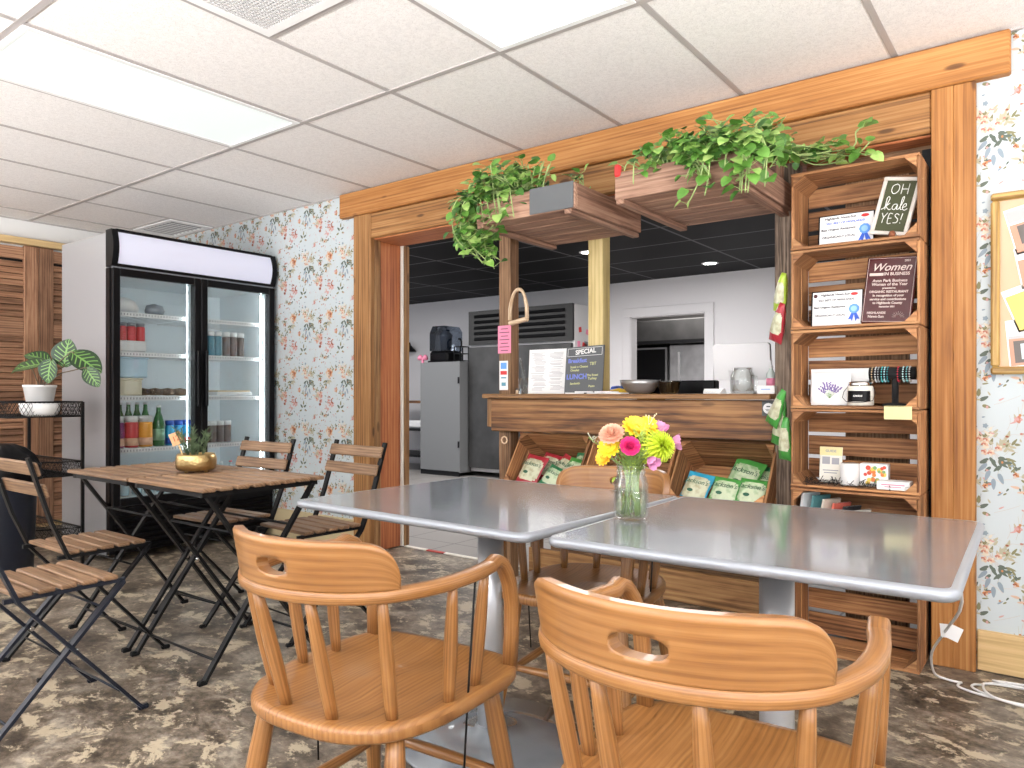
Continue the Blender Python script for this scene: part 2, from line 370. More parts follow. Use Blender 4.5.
def brick_mat(name, c, mortar, sx, sy, msize, off, rough, loc=(0, 0, 0), rotz=0):
    g = mat(name, c, rough); tc = N(g, 'ShaderNodeTexCoord')
    mp = N(g, 'ShaderNodeMapping'); mp.inputs['Location'].default_value = loc; mp.inputs['Rotation'].default_value = (0, 0, rotz); L(g, tc.outputs['Object'], mp.inputs[0])
    b = N(g, 'ShaderNodeTexBrick', Scale=1.0); b.offset = off; b.squash = 1
    b.inputs['Color1'].default_value = (*c, 1); b.inputs['Color2'].default_value = (*[q*0.93 for q in c], 1); b.inputs['Mortar'].default_value = (*mortar, 1)
    b.inputs['Mortar Size'].default_value = msize; b.inputs['Brick Width'].default_value = sx; b.inputs['Row Height'].default_value = sy
    L(g, mp.outputs[0], b.inputs['Vector']); L(g, b.outputs[0], bsdf(g).inputs['Base Color']); return g
M_['ktile'] = brick_mat('grey_floor_tile', (0.33, 0.31, 0.295), (0.13, 0.12, 0.115), 0.42, 0.42, 0.006, 0, 0.35, rotz=0.0)
M_['kceil'] = brick_mat('black_ceiling_tile', (0.008, 0.008, 0.009), (0.13, 0.13, 0.135), 1.22, 0.61, 0.012, 0, 0.6, (0.15, 0.1, 0))
bsdf(M_['kceil']).inputs['Specular IOR Level'].default_value = 0.1

# ------------------------------------------------------------------ room shell
ZC = 2.3645; XL = -6.36; YW = 3.24
G0, GA, GT = -2.979, 2.243, 0.61            # ceiling grid origin (x), main tee (y), module
b = MB(); b.box(((XL+WR)/2, (WB+3.5)/2, -0.05), (WR-XL, 3.5-WB, 0.1)); struct('floor', b, M_['floor'])
b = MB(); b.box((-3.4, 6.7, -0.05), (11.6, 6.4, 0.1)); struct('floor_kitchen', b, M_['ktile'])
b = MB(); b.box(((XL+WR)/2, (WB+YW)/2, ZC+0.05), (WR-XL, YW-WB, 0.1)); struct('ceiling', b, M_['tile'])
b = MB(); b.box((-3.4, 6.7, ZC+0.05), (11.6, 6.4, 0.1)); struct('ceiling_kitchen', b, M_['kceil'])
b = MB()
for k in range(-6, 9):
    x = G0+GT*k
    if XL+0.05 < x < WR: b.box((x, (WB+YW)/2, ZC-0.0015), (0.024, YW-WB, 0.003), tone=0)
for k in range(-4, 1):
    y = GA+2*GT*k
    if y > WB: b.box(((XL+WR)/2, y, ZC-0.002), (WR-XL, 0.026, 0.004), tone=0)
b.box((G0+GT*1.5, GA-GT, ZC-0.002), (GT, 0.024, 0.004), tone=0)
b.box((G0-GT*4.5, GA+GT, ZC-0.002), (GT, 0.024, 0.004), tone=0)
for (c, s) in ((((XL+WR)/2, YW-0.008, ZC-0.004), (WR-XL, 0.016, 0.008)), ((XL+0.01, (WB+YW)/2, ZC-0.004), (0.02, YW-WB, 0.008))): b.box(c, s, tone=0)
struct('ceiling_grid', b, M_['tbar'])
b = MB(); b.box((XL-0.05, (WB+3.5)/2, ZC/2), (0.1, 3.5-WB, ZC)); struct('wall_left', b, M_['wallw'])
# shop front wall (behind the camera) and right wall, each with a wide window opening
b = MB(); yb = WB-0.05
b.box(((XL+WR)/2, yb, 0.28), (WR-XL, 0.1, 0.56)); b.box(((XL+WR)/2, yb, 2.34), (WR-XL, 0.1, 0.05))
b.box((XL+0.2, yb, 1.43), (0.4, 0.1, 1.8)); b.box((WR-0.3, yb, 1.43), (0.6, 0.1, 1.8))
struct('wall_front', b, M_['wallw'])
b = MB(); xr = WR+0.05
b.box((xr, (WB+YW)/2, 0.25), (0.1, YW-WB, 0.5)); b.box((xr, (WB+YW)/2, 2.32), (0.1, YW-WB, 0.09))
b.box((xr, -2.4, 1.4), (0.1, 0.4, 1.8)); b.box((xr, 2.3, 1.4), (0.1, 1.9, 1.8))
struct('wall_right', b, M_['wallw'])
b = MB()
for x in (-4.3, -2.1, 0.1): b.box((x, yb, 1.44), (0.05, 0.06, 1.76))
struct('window_1', b, M_['white'])
b = MB()
for y in (-1.1, 0.2): b.box((xr, y, 1.4), (0.06, 0.05, 1.8))
struct('window_2', b, M_['white'])
# kitchen walls
KY = 7.8
b = MB()
b.box((-6.66, KY+0.05, ZC/2), (5.06, 0.1, ZC)); b.box((-0.4, KY+0.05, ZC/2), (5.6, 0.1, ZC)); b.box((-3.665, KY+0.05, 2.155), (0.93, 0.1, ZC-1.945))
struct('wall_kitchen_back', b, M_['kwall'])
b = MB(); b.box((-9.15, 5.65, ZC/2), (0.1, 4.3, ZC)); struct('wall_kitchen_left', b, M_['kwall'])
b = MB(); b.box((1.5, 5.65, ZC/2), (0.1, 4.3, ZC)); struct('wall_kitchen_right', b, M_['kwall'])
b = MB()
for x in (-4.18, -3.15): b.box((x, KY-0.012, 0.9725), (0.10, 0.024, 1.945), bev=0.004)
b.box((-3.665, KY-0.012, 1.995), (1.13, 0.026, 0.10), bev=0.004)
for x in (-4.125, -3.205): b.box((x, KY+0.06, 0.97), (0.012, 0.14, 1.94))
b.box((-3.665, KY+0.06, 1.94), (0.93, 0.14, 0.012))
struct('trim_door_casing', b, M_['kwall'])
# dark room beyond the kitchen door
b = MB(); b.box((-3.9, 10.2, 1.2), (3.6, 0.1, 2.4)); b.box((-5.7, 9.05, 1.2), (0.1, 2.3, 2.4)); b.box((-2.1, 9.05, 1.2), (0.1, 2.3, 2.4))
struct('wall_back_room', b, mat('back_room_wall', (0.35, 0.33, 0.32), 0.8))
b = MB(); b.box((-3.9, 9.05, ZC+0.08), (3.6, 2.4, 0.1)); struct('ceiling_back_room', b, mat('back_room_ceiling', (0.25, 0.24, 0.23), 0.9))

# wallpapered counter wall (floral print is flat polygons in the wall's own mesh)
WP = [mat('wallpaper_ground', (0.52, 0.575, 0.595), 0.75), M_['kwall'],
      mat('print_olive', (0.22, 0.21, 0.11), 0.8), mat('print_pale_olive', (0.42, 0.39, 0.28), 0.8), mat('print_dark_green', (0.11, 0.135, 0.11), 0.8),
      mat('print_blue_grey', (0.25, 0.31, 0.36), 0.8), mat('print_orange', (0.50, 0.22, 0.09), 0.8), mat('print_peach', (0.62, 0.42, 0.31), 0.8),
      mat('print_rust', (0.30, 0.09, 0.05), 0.8), mat('print_coral', (0.48, 0.19, 0.14), 0.8), mat('print_pink', (0.56, 0.32, 0.30), 0.8), mat('print_stem', (0.50, 0.40, 0.33), 0.8), mat('print_cream', (0.64, 0.58, 0.47), 0.8)]
OLV, POLV, DGR, BGR, ORG, PCH, RST, COR, PNK, STM, CRM = range(2, 13)
tile_shapes = []      # (layer, material, polygon in tile metres)
tr_ = random.Random(21)
TS = 0.40
def t_leaf(x, y, ang, l, w, m, ly=1):
    P = []
    for k in range(10):
        a = 2*PI*k/10; px = (math.cos(a)*0.5+0.5)*l; py = math.sin(a)*w*0.5*(1-0.35*math.cos(a))
        P.append((x+px*math.cos(ang)-py*math.sin(ang), y+px*math.sin(ang)+py*math.cos(ang)))
    tile_shapes.append((ly, m, P))
def t_line(x, y, ang, l, m=STM, wdt=0.0012, bend=0.0):
    n = 5; A = []; B = []
    for i in range(n+1):
        a = ang+bend*i/n; q = l*i/n; px, py = x+q*math.cos(a), y+q*math.sin(a)
        A.append((px-math.sin(a)*wdt/2, py+math.cos(a)*wdt/2)); B.append((px+math.sin(a)*wdt/2, py-math.cos(a)*wdt/2))
    tile_shapes.append((0, m, A+B[::-1])); a = ang+bend; return x+l*math.cos(a), y+l*math.sin(a)
def t_dot(x, y, r, m, ly=2, n=7):
    j = tr_.uniform(0.8, 1.2)
    tile_shapes.append((ly, m, [(x+r*math.cos(2*PI*k/n)*j, y+r*math.sin(2*PI*k/n)/j) for k in range(n)]))
def t_flower(x, y, r, ms, n=5, ang=0):
    for k in range(n):
        a = ang+2*PI*k/n; t_leaf(x, y, a, r, r*0.85, ms[k % len(ms)], 1)
    t_dot(x, y, r*0.28, ms[-1], 3)
def sprig(x, y, ang, n, l, m, leafl, spread=0.9):
    for i in range(n):
        a = ang+tr_.uniform(-spread, spread); ll = l*tr_.uniform(0.6, 1.1)
        ex, ey = t_line(x, y, a, ll, STM, 0.001, tr_.uniform(-.3, .3))
        mm = tr_.choice(m)
        for q in range(3):
            f = tr_.uniform(0.35, 1.0); sx, sy = x+(ex-x)*f, y+(ey-y)*f
            t_leaf(sx, sy, a+tr_.choice((-1, 1))*tr_.uniform(0.4, 1.0), leafl*tr_.uniform(0.6, 1.2), leafl*0.36, mm, 1)
# orange rose with rust heart
rx, ry = 0.36, 0.325
for k in range(7): t_leaf(rx, ry, 2*PI*k/7+0.3, 0.040, 0.034, (PCH, CRM, PCH)[k % 3], 1)
for k in range(5): t_leaf(rx+0.008, ry+0.004, 2*PI*k/5, 0.026, 0.022, (ORG, PCH)[k % 2], 2)
t_dot(rx+0.011, ry+0.004, 0.011, RST, 3); t_dot(rx+0.006, ry+0.015, 0.006, ORG, 3)
sprig(rx-0.01, ry-0.03, -2.0, 5, 0.06, (OLV, DGR, POLV), 0.03); 
for k in range(7): t_dot(rx-0.085+tr_.uniform(-.03, .03), ry-0.03+tr_.uniform(-.04, .04), tr_.uniform(.003, .007), tr_.choice((RST, COR, PNK)))
# olive bouquet with hanging blue-grey leaves
sprig(0.125, 0.30, 1.5, 16, 0.085, (POLV, OLV, POLV, CRM), 0.026, 1.3); sprig(0.125, 0.30, -1.4, 6, 0.06, (OLV, DGR), 0.03, 0.7)
for k in range(6): t_flower(0.125+tr_.uniform(-.045, .045), 0.33+tr_.uniform(-.045, .04), 0.013, (CRM, PCH, COR), 5, tr_.uniform(0, 1))
for (dx, dy, a) in ((-0.012, -0.07, -1.9), (0.016, -0.08, -1.2), (0.0, -0.10, -1.55), (-0.02, -0.045, -2.3)): t_leaf(0.125+dx, 0.30+dy, a, 0.042, 0.015, BGR, 2); t_line(0.125+dx, 0.30+dy, a, 0.040, DGR, 0.001)
# coral cluster
sprig(0.255, 0.135, 1.9, 7, 0.06, (PCH, POLV), 0.026, 0.9)
for k in range(5): t_flower(0.25+tr_.uniform(-.03, .03), 0.155+tr_.uniform(-.035, .035), 0.017, ((PNK, PCH, COR), (COR, PNK, RST))[k % 2], 5, tr_.uniform(0, 1))
t_dot(0.262, 0.11, 0.011, RST)
# red-brown sprig and berries
sprig(0.375, 0.075, 2.2, 6, 0.06, (COR, RST, PNK), 0.026, 1.1)
for k in range(16): t_dot(0.375+tr_.uniform(-.03, .025), 0.135+tr_.uniform(-.02, .025), tr_.uniform(.0035, .0065), tr_.choice((COR, RST)))
# dark leaves
for (dx, dy, a, l) in ((0, 0, 2.4, .035), (0.012, 0.004, 0.5, .032), (0.02, -0.014, -0.3, .028), (-0.01, -0.016, 3.5, .028), (0.008, 0.02, 1.5, .03)): t_leaf(0.07+dx, 0.085+dy, a, l, l*.45, DGR if l > .03 else OLV, 1)
t_line(0.05, 0.07, 0.6, 0.08, DGR, 0.0012, 0.5)
# small pink flower, orange spray, blue bud, fine stems
t_flower(0.03, 0.21, 0.02, (PCH, ORG, PNK), 5); t_flower(0.20, 0.02, 0.015, (PNK, COR, PNK), 5); t_flower(0.10, 0.395, 0.010, (BGR, BGR), 5)
for k in range(24): t_dot(tr_.uniform(0, .4), tr_.uniform(0, .4), tr_.uniform(.003, .0055), tr_.choice((COR, PNK, RST, ORG)))
for k in range(46):
    x, y = tr_.uniform(0, .4), tr_.uniform(0, .4); t_line(x, y, tr_.uniform(0.2, 2.9), tr_.uniform(.03, .09), tr_.choice((STM, POLV, PCH)), 0.0009, tr_.uniform(-.6, .6))
for k in range(60): t_leaf(tr_.uniform(0, .4), tr_.uniform(0, .4), tr_.uniform(0, 6.28), tr_.uniform(.010, .024), .006, tr_.choice((BGR, POLV, OLV, PNK, DGR, RST)), 1)
for (x, y, a) in ((.245, .275, 1.2), (.02, .335, 1.8), (.315, .215, 2.4), (.185, .205, .6), (.09, .16, 2.0), (.30, .02, 1.4)): sprig(x, y, a, 5, .05, (OLV, POLV, DGR, POLV), .020, 1.0); t_flower(x+.01, y+.012, .011, (PCH, ORG, RST), 5, a)
tile_shapes.sort(key=lambda q: q[0])
b = MB()
XC0, XC1 = -3.65, -0.34
for (x0, x1, z0, z1) in ((XL, XC0, 0, ZC), (XC1, WR, 0, ZC), (XC0, XC1, 2.045, ZC)):
    b.box(((x0+x1)/2, (YW+3.5)/2, (z0+z1)/2), (x1-x0, 3.5-YW, z1-z0), mat=1)
def clip(poly, x0, x1, z0, z1):
    for ax, lim, sgn in ((0, x0, 1), (0, x1, -1), (1, z0, 1), (1, z1, -1)):
        out = []
        for i in range(len(poly)):
            p, q = poly[i-1], poly[i]; dp, dq = (p[ax]-lim)*sgn, (q[ax]-lim)*sgn
            if dp >= 0: out.append(p)
            if dp*dq < 0:
                t = dp/(dp-dq); out.append((p[0]+(q[0]-p[0])*t, p[1]+(q[1]-p[1])*t))
        poly = out
        if len(poly) < 3: return None
    return poly
def wallpaper(x0, x1, z0, z1, ox=0.0, oz=0.0):
    b.poly([(x0, YW-0.001, z0), (x1, YW-0.001, z0), (x1, YW-0.001, z1), (x0, YW-0.001, z1)], 0)
    i0, i1 = int(math.floor((x0-ox)/TS))-1, int(math.ceil((x1-ox)/TS))+1
    for i in range(i0, i1):
        for j in range(-1, 7):
            for n_, (ly, m, P) in enumerate(tile_shapes):
                Q = clip([(ox+i*TS+p[0], oz+j*TS+p[1]) for p in P], x0, x1, z0, z1)
                if Q:
                    y = YW-0.0014-0.0002*ly-n_*4e-7
                    b.poly([(p[0], y, p[1]) for p in Q][::-1], m)
wallpaper(XL, -3.70, 0.0, ZC, 0.02, 0.05)
wallpaper(-0.29, 1.2, 0.0, ZC, 0.06, 0.12)
struct('wall_counter', b, WP)
b = MB(); b.box(((XL-3.73)/2, YW-0.009, 0.10), (-3.73-XL, 0.018, 0.20), bev=0.004); struct('baseboard_left', b, mat('beige_baseboard', (0.55, 0.45, 0.27), 0.5))
b = MB(); b.box(((WR-0.265)/2, YW-0.010, 0.08), (WR+0.265, 0.02, 0.15), bev=0.004); struct('baseboard_right', b, M_['lightwood'])

# timber frame round the counter opening
def beam(name, c, s, m, bev=0.006, **k): bb = MB(); bb.box(c, s, bev=bev, **k); return struct(name, bb, m)
beam('trim_1', ((-3.86-0.16)/2, 3.215, 2.276), (3.70, 0.05, 0.158), M_['beam'], tone=0.3)
beam('trim_2', ((-3.57-0.412)/2, 3.225, 2.116), (3.158, 0.034, 0.158), M_['beam2'], tone=0.2)
beam('trim_3', (-3.648, 3.22, 1.098), (0.163, 0.042, 2.196), M_['beam2'], tone=-0.6)
bb = MB(); bb.box((-.3755, 3.22, 1.098), (.0725, .045, 2.196), bev=.003, tone=.1); bb.box((-.3035, 3.221, 1.098), (.0715, .045, 2.196), bev=.003, tone=-.3); struct('trim_4', bb, M_['beam'])
beam('trim_5', (-3.60, 3.27, 1.02), (0.065, 0.055, 2.03), M_['base'], tone=0)
beam('trim_6', (-3.61, 3.395, 1.02), (0.05, 0.19, 2.03), M_['redjamb'], tone=0.4)
beam('trim_7', (-3.60, 3.497, 1.02), (0.064, 0.014, 2.03), M_['offwhite'], 0.003)
beam('trim_8', (-3.60, 3.530, 1.02), (0.070, 0.052, 2.03), M_['base'], tone=-0.6)
beam('trim_9', (-1.99, 3.37, 2.040), (3.20, 0.26, 0.02), M_['redjamb'], 0.003, tone=-0.3)
beam('trim_10', (-0.40, 3.38, 1.02), (0.02, 0.28, 2.03), M_['post'], 0.003)
beam('trim_threshold_white', (-3.46, 3.51, 0.004), (0.20, 0.03, 0.008), M_['offwhite'], 0.002)
beam('trim_threshold_red', (-3.28, 3.51, 0.004), (0.15, 0.03, 0.008), mat('red_threshold', (0.40, 0.05, 0.04), 0.6), 0.002)
beam('trim_threshold_tan', (-2.9, 3.51, 0.004), (0.6, 0.03, 0.008), M_['offwhite'], 0.002)

# ------------------------------------------------------------------ ceiling fittings
lamp = mat('fluorescent_diffuser', (0.34, 0.37, 0.355), 0.5, emit=(0.93, 1.0, 0.97), estr=0.68)
def clight(x0, y0, label, strength=None):
    t = thing('ceiling_light', label, 'ceiling light', (x0+GT/2, y0+GT, ZC), group=None)
    b = MB(); w_, h_ = GT-0.024, 2*GT-0.026
    for (c, s) in (((0, h_/2-.012, -.004), (w_, .024, .008)), ((0, -h_/2+.012, -.004), (w_, .024, .008)), ((w_/2-.012, 0, -.004), (.024, h_-.05, .008)), ((-w_/2+.012, 0, -.004), (.024, h_-.05, .008))): b.box(c, s, tone=0)
    b.build('frame', M_['white'], t)
    b = MB(); b.box((0, 0, -0.003), (w_-0.046, h_-0.046, 0.003), tone=0)
    b.build('diffuser', lamp, t); return t
clight(G0-GT, GA-2*GT, 'long fluorescent ceiling panel nearest the drinks fridge, over the bistro tables')
clight(G0+2*GT, GA-2*GT, 'fluorescent ceiling panel at the top edge, over the grey tables')
clight(G0+4*GT, GA-6*GT, 'fluorescent ceiling panel over the shop front')
def cvent(xc, yc, sx, sy, label, n, slant):
    t = thing('ceiling_vent', label, 'vent', (xc, yc, ZC))
    b = MB(); w_, h_ = sx-.03, sy-.03
    for (c, s) in (((0, h_/2-.02, -.005), (w_, .04, .01)), ((0, -h_/2+.02, -.005), (w_, .04, .01)), ((w_/2-.02, 0, -.005), (.04, h_-.08, .01)), ((-w_/2+.02, 0, -.005), (.04, h_-.08, .01))): b.box(c, s, tone=0)
    b.build('frame', M_['white'], t)
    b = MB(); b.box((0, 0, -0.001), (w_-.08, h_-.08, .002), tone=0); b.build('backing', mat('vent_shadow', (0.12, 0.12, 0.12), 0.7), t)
    b = MB()
    for i in range(n):
        x = -w_/2+.05+(w_-.1)*i/(n-1)
        b.box((x, 0, -.006), (.006, h_-.08, .008), Matrix.Rotation(slant, 4, 'Y'), tone=0)
    if n > 20:
        for i in range(n):
            y = -h_/2+.05+(h_-.1)*i/(n-1); b.box((0, y, -.0062), (w_-.08, .004, .006), tone=0)
    b.build('grille', mat('vent_grille', (0.60, 0.59, 0.585), 0.5), t)
cvent(G0+GT*1.5, GA-GT*1.5, GT, GT, 'square perforated ceiling grille between the two fluorescent panels', 34, 0)
cvent(G0-GT*4.5, GA+GT+0.19, GT, 0.38, 'louvred ceiling vent tight above the drinks fridge', 9, 0.6)
for x, y, lb in ((at_z(710, 263, ZC).x, at_z(710, 263, ZC).y, 'round recessed downlight in black ceiling, near the kitchen doorway'), (at_z(588, 252, ZC).x, at_z(588, 252, ZC).y, 'round recessed downlight in black ceiling, beside the yellow-green post')):
    t = thing('recessed_downlight', lb, 'ceiling light', (x, y, ZC))
    b = MB(); b.lathe([(.085, 0), (.085, -.006), (.065, -.008), (.065, 0)], 24); b.build('rim', M_['white'], t)
    b = MB(); b.lathe([(0.0, -.004), (.064, -.004)], 24); b.build('bulb', mat('downlight_glow', (1, 1, 1), .5, emit=(1, .97, .92), estr=7), t)

# ------------------------------------------------------------------ helpers for text
def text_mesh(body, size, shear=0.0, align='CENTER', bold=0.0):
    cu = bpy.data.curves.new('txt', 'FONT'); cu.body = body; cu.size = size; cu.shear = shear; cu.align_x = align; cu.align_y = 'CENTER'
    cu.offset = bold; cu.extrude = 0.0003; cu.resolution_u = 3
    o = bpy.data.objects.new('txt', cu); C.objects.link(o)
    dg = bpy.context.evaluated_depsgraph_get(); dg.update()
    me = bpy.data.meshes.new_from_object(o.evaluated_get(dg), depsgraph=dg)
    bpy.data.objects.remove(o); return me
def lettering(parent, body, size, x, z, m, y=-0.001, shear=0.0, bold=0.00035, rot=0.0, align='CENTER', name='lettering', rotm=None):
    me = text_mesh(body, size, shear, align, bold); me.name = name
    me.materials.clear(); me.materials.append(m)
    o = bpy.data.objects.new(name, me); C.objects.link(o); o.parent = parent
    o.location = (x, y, z); o.rotation_euler = (PI/2, 0, 0) if not rot else Euler((PI/2, -rot, 0)).to_matrix().to_euler()
    return o
def flat(parent, name, rects, m, y=-0.001, label=None):      # printed rectangles on a sheet (x, z, w, h)
    b = MB()
    for (x, z, w_, h_) in rects: b.box((x, y, z), (w_, 0.0006, h_), tone=0)
    return b.build(name, m, parent)

# ------------------------------------------------------------------ drinks fridge
FX, FY0, FY1, FZ = -4.62, 2.068, 3.218, 2.03
t = thing('drinks_fridge', 'tall two-door glass-front drinks fridge with blank lit header', 'fridge', (FX, (FY0+FY1)/2, 0)); FR = t
W = FY1-FY0; D = 0.69
b = MB()
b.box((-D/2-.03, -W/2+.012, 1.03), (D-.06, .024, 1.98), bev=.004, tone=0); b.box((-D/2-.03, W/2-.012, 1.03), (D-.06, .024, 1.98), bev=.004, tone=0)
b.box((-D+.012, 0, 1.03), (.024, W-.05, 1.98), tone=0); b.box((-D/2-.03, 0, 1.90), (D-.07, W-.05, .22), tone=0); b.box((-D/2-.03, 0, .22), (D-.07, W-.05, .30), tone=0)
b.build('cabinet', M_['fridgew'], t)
b = MB(); b.box((-D+.03, 0, 1.08), (.01, W-.055, 1.40), tone=0); b.box((-D/2-.03, -W/2+.03, 1.08), (D-.09, .01, 1.40), tone=0); b.box((-D/2-.03, W/2-.03, 1.08), (D-.09, .01, 1.40), tone=0)
b.box((-D/2-.03, 0, .375), (D-.09, W-.06, .01), tone=0); b.box((-D/2-.03, 0, 1.785), (D-.09, W-.06, .01), tone=0)
b.build('liner', M_['fridgei'], t)
# header, gently bowed
b = MB(); hz0, hz1 = 1.815, 2.035
def hx(f): return 0.008+0.026*math.sin(PI*f)
b.grid(lambda u, v: (hx(v), -W/2+.035+(W-.07)*u, hz0+.014+(hz1-hz0-.028)*v), 1, 10, tone=0)
sg = b.build('sign_panel', mat('lit_header_panel', (0.58, 0.59, 0.70), 0.25, emit=(0.80, 0.81, 1.0), estr=0.25), t)
b = MB()
for s_ in (-1, 1):
    P = [(-.06, hz0-.005), (0, hz0-.005)]+[(hx(k/8)+.006, hz0+(hz1-hz0)*k/8) for k in range(9)]+[(-.06, hz1)]
    b.prism(P, (0, s_*(W/2-.018)-.018, 0), (1, 0, 0), (0, 0, 1), -.036 if False else .036, tone=0) if False else b.prism([(p[0], p[1]) for p in P], (0, s_*(W/2-.018)+.018, 0), (1, 0, 0), (0, 0, 1), .036, tone=0)
b.box((-.02, 0, hz1-.004), (.07, W-.06, .016), tone=0); b.box((-.015, 0, hz0+.004), (.06, W-.06, .018), tone=0)
b.box((-.05, 0, (hz0+hz1)/2), (.02, W-.06, hz1-hz0-.02), tone=0)
b.build('header_frame', M_['blackp'], t)
b = MB(); b.box((.0, 0, 1.806), (.012, W-.02, .008), tone=0); b.build('header_strip', M_['silver'], t)
# body front surround and louvred plinth
b = MB()
for s_ in (-1, 1): b.box((-.035, s_*(W/2-.016), 1.07), (.05, .032, 1.46), tone=0)
b.box((-.035, 0, 1.07), (.05, .06, 1.46), tone=0); b.box((-.035, 0, .355), (.05, W, .03), tone=0)
b.build('front_surround', M_['blackp'], t)
b = MB(); b.box((-.035, 0, .19), (.04, W-.004, .28), tone=0)
for k in range(7): b.box((-.008, 0, .08+.034*k), (.02, W-.06, .014), Matrix.Rotation(.5, 4, 'Y'), tone=0)
b.build('louvred_plinth', M_['blackp'], t)
b = MB()
for (x, y) in ((-.06, -W/2+.07), (-.06, W/2-.07), (-D+.08, -W/2+.07), (-D+.08, W/2-.07)): b.lathe([(.022, 0), (.022, .02), (.015, .03), (.015, .07)], 12, (x, y, 0))
b.build('foot', M_['blackp'], t)
for s_ in (-1, 1):
    yc = s_*(W/4-.002); dw = W/2-.008
    b = MB(); z0, z1 = .345, 1.80; fw = .045
    for (c, sz) in (((0, yc-dw/2+fw/2, (z0+z1)/2), (.04, fw, z1-z0)), ((0, yc+dw/2-fw/2, (z0+z1)/2), (.04, fw, z1-z0)), ((0, yc, z1-fw/2), (.04, dw-2*fw, fw)), ((0, yc, z0+fw/2), (.04, dw-2*fw, fw))): b.box(c, sz, bev=.004, tone=0)
    d_ = b.build('door', M_['blackp'], t)
    b = MB(); b.box((.0, yc, (z0+z1)/2), (.006, dw-2*fw, z1-z0-2*fw), tone=0); b.build('glass_pane', M_['glass'], d_)
    hy = yc-s_*(dw/2-.028); b = MB(); b.bar((.035, hy, .95), (.035, hy, 1.32), .018, .022, bev=.006, tone=0); b.bar((.02, hy, .97), (.036, hy, .97), .015, .015); b.bar((.02, hy, 1.30), (.036, hy, 1.30), .015, .015)
    b.build('handle', M_['blackp'], d_)
    b = MB(); ly = s_*(W/2-.07) if s_ > 0 else -.055
    b.box((-.06, ly, 1.07), (.005, .004, 1.36), tone=0); b.build('light_strip', mat('fridge_led', (1, 1, 1), .5, emit=(.88, .97, 1.0), estr=34 if s_ > 0 else 22), t)
SH = (.68, 1.01, 1.29, 1.54)
for z in SH:
    for s_ in (-1, 1):
        b = MB(); yc = s_*W/4; ww = W/2-.07
        for k in range(12): b.bar((-D+.06, yc-ww/2+ww*k/11, z-.006), (-.10, yc-ww/2+ww*k/11, z-.006), .004, .004)
        b.box((-.09, yc, z-.006), (.012, ww, .028), tone=0); b.bar((-D+.06, yc-ww/2, z-.008), (-D+.06, yc+ww/2, z-.008), .006, .006)
        for k in range(26): b.box((-.0835, yc-ww/2+ww*(k+.5)/26, z-.006), (.002, .006, .012), mat=1, tone=0)
        b.build('shelf', [M_['white'], M_['greyink']], t)
# what the fridge holds: each a thing of its own
def cmat(name, c, r=.35): return mat(name, c, r)
def fpos(yoff, depth, z): return (FX-depth, FY0+yoff, z)
def can(label, loc, r, h, c, lid, cat='jar', name='drink_jar', band=None):
    t = thing(name, label, cat, loc)
    b = MB(); b.lathe([(r*.9, 0), (r, .006), (r, h*.74), (r*.94, h*.80)], 20, tone=0); b.build('label_wrap', c, t)
    if band: b = MB(); b.lathe([(r*1.01, h*.06), (r*1.01, h*.3)], 20); b.build('label_band', band, t)
    b = MB(); b.lathe([(r*.92, h*.80), (r*.92, h*.86), (r*.98, h*.87), (r*.98, h), (0, h)], 20, tone=0); b.build('lid', lid, t); return t
P_ = cmat('purple_label', (.22, .03, .16)); RD = cmat('red_label', (.62, .05, .06)); OR = cmat('orange_label', (.85, .38, .05)); TL = cmat('teal_label', (.02, .30, .55)); BL = cmat('deep_blue_label', (.02, .08, .40)); GN = cmat('green_bottle_glass', (.04, .16, .05), .12)
WL = M_['white']; PB = cmat('peach_band', (.75, .45, .3)); BR = cmat('brown_bottle', (.11, .075, .065), .25); DT = cmat('dusty_teal_bottle', (.05, .20, .27), .3)
zz = SH[0]+.012
for i, (yo, c, bd, lb) in enumerate(((.10, P_, PB, 'purple drink jar at the left end of the fridge bottle shelf'), (.19, RD, PB, 'red drink jar between the purple and orange jars in the fridge'), (.28, OR, PB, 'orange drink jar beside the green bottles in the fridge'))):
    can(lb, fpos(yo, .135, zz), .042, .20, c, WL, band=bd)
def bottle(label, loc, r, h, m, cap=WL, lab=None, group=None):
    t = thing('glass_bottle', label, 'bottle', loc, group=group)
    b = MB(); b.lathe([(r*.9, 0), (r, .008), (r, h*.52), (r*.75, h*.68), (r*.4, h*.82), (r*.36, h*.95), (r*.38, h*.96)], 18); b.build('bottle_body', m, t)
    b = MB(); b.lathe([(r*.42, h*.95), (r*.42, h), (0, h)], 14); b.build('cap', cap, t)
    if lab:
        b = MB(); b.lathe([(r*1.012, h*.14), (r*1.012, h*.42)], 18); b.build('label_band', lab, t)
    return t
GL = cmat('pale_green_label', (.22, .38, .24))
bottle('frontmost green glass bottle with a pale label in the fridge', fpos(.365, .135, zz), .036, .265, GN, lab=GL)
for i, (yo, dp) in enumerate(((.17, .25), (.225, .25), (.28, .25), (.335, .25))):
    bottle('green glass bottle in the row behind the drink jars', fpos(yo, dp, zz), .033, .285, GN, group='green bottles behind the jars')
for i, (yo, lb) in enumerate(((.425, 'blue drink bottle next to the green bottle in the fridge'), (.485, 'blue drink bottle in the middle of its row of three'), (.545, 'blue drink bottle at the right end beside the door stile'))):
    can(lb, fpos(yo+.012, .13, zz), .028, .165, TL, BL, 'bottle', 'drink_bottle', band=(RD if i else BL))
zz = SH[2]+.012
b = MB(); b.box((0, 0, .035), (.16, .22, .07), bev=.006, tone=0); tag(b.build('carton', WL, loc=fpos(.17, .2, zz)), 'white carton under the red cans in the fridge', 'carton')
for k in range(4): can('red drink can standing on the white carton in the fridge', fpos(.085+.058*k, .16, zz+.07), .027, .115, RD, M_['silver'], 'can', 'drink_can').__setitem__('group', 'red cans in the fridge')
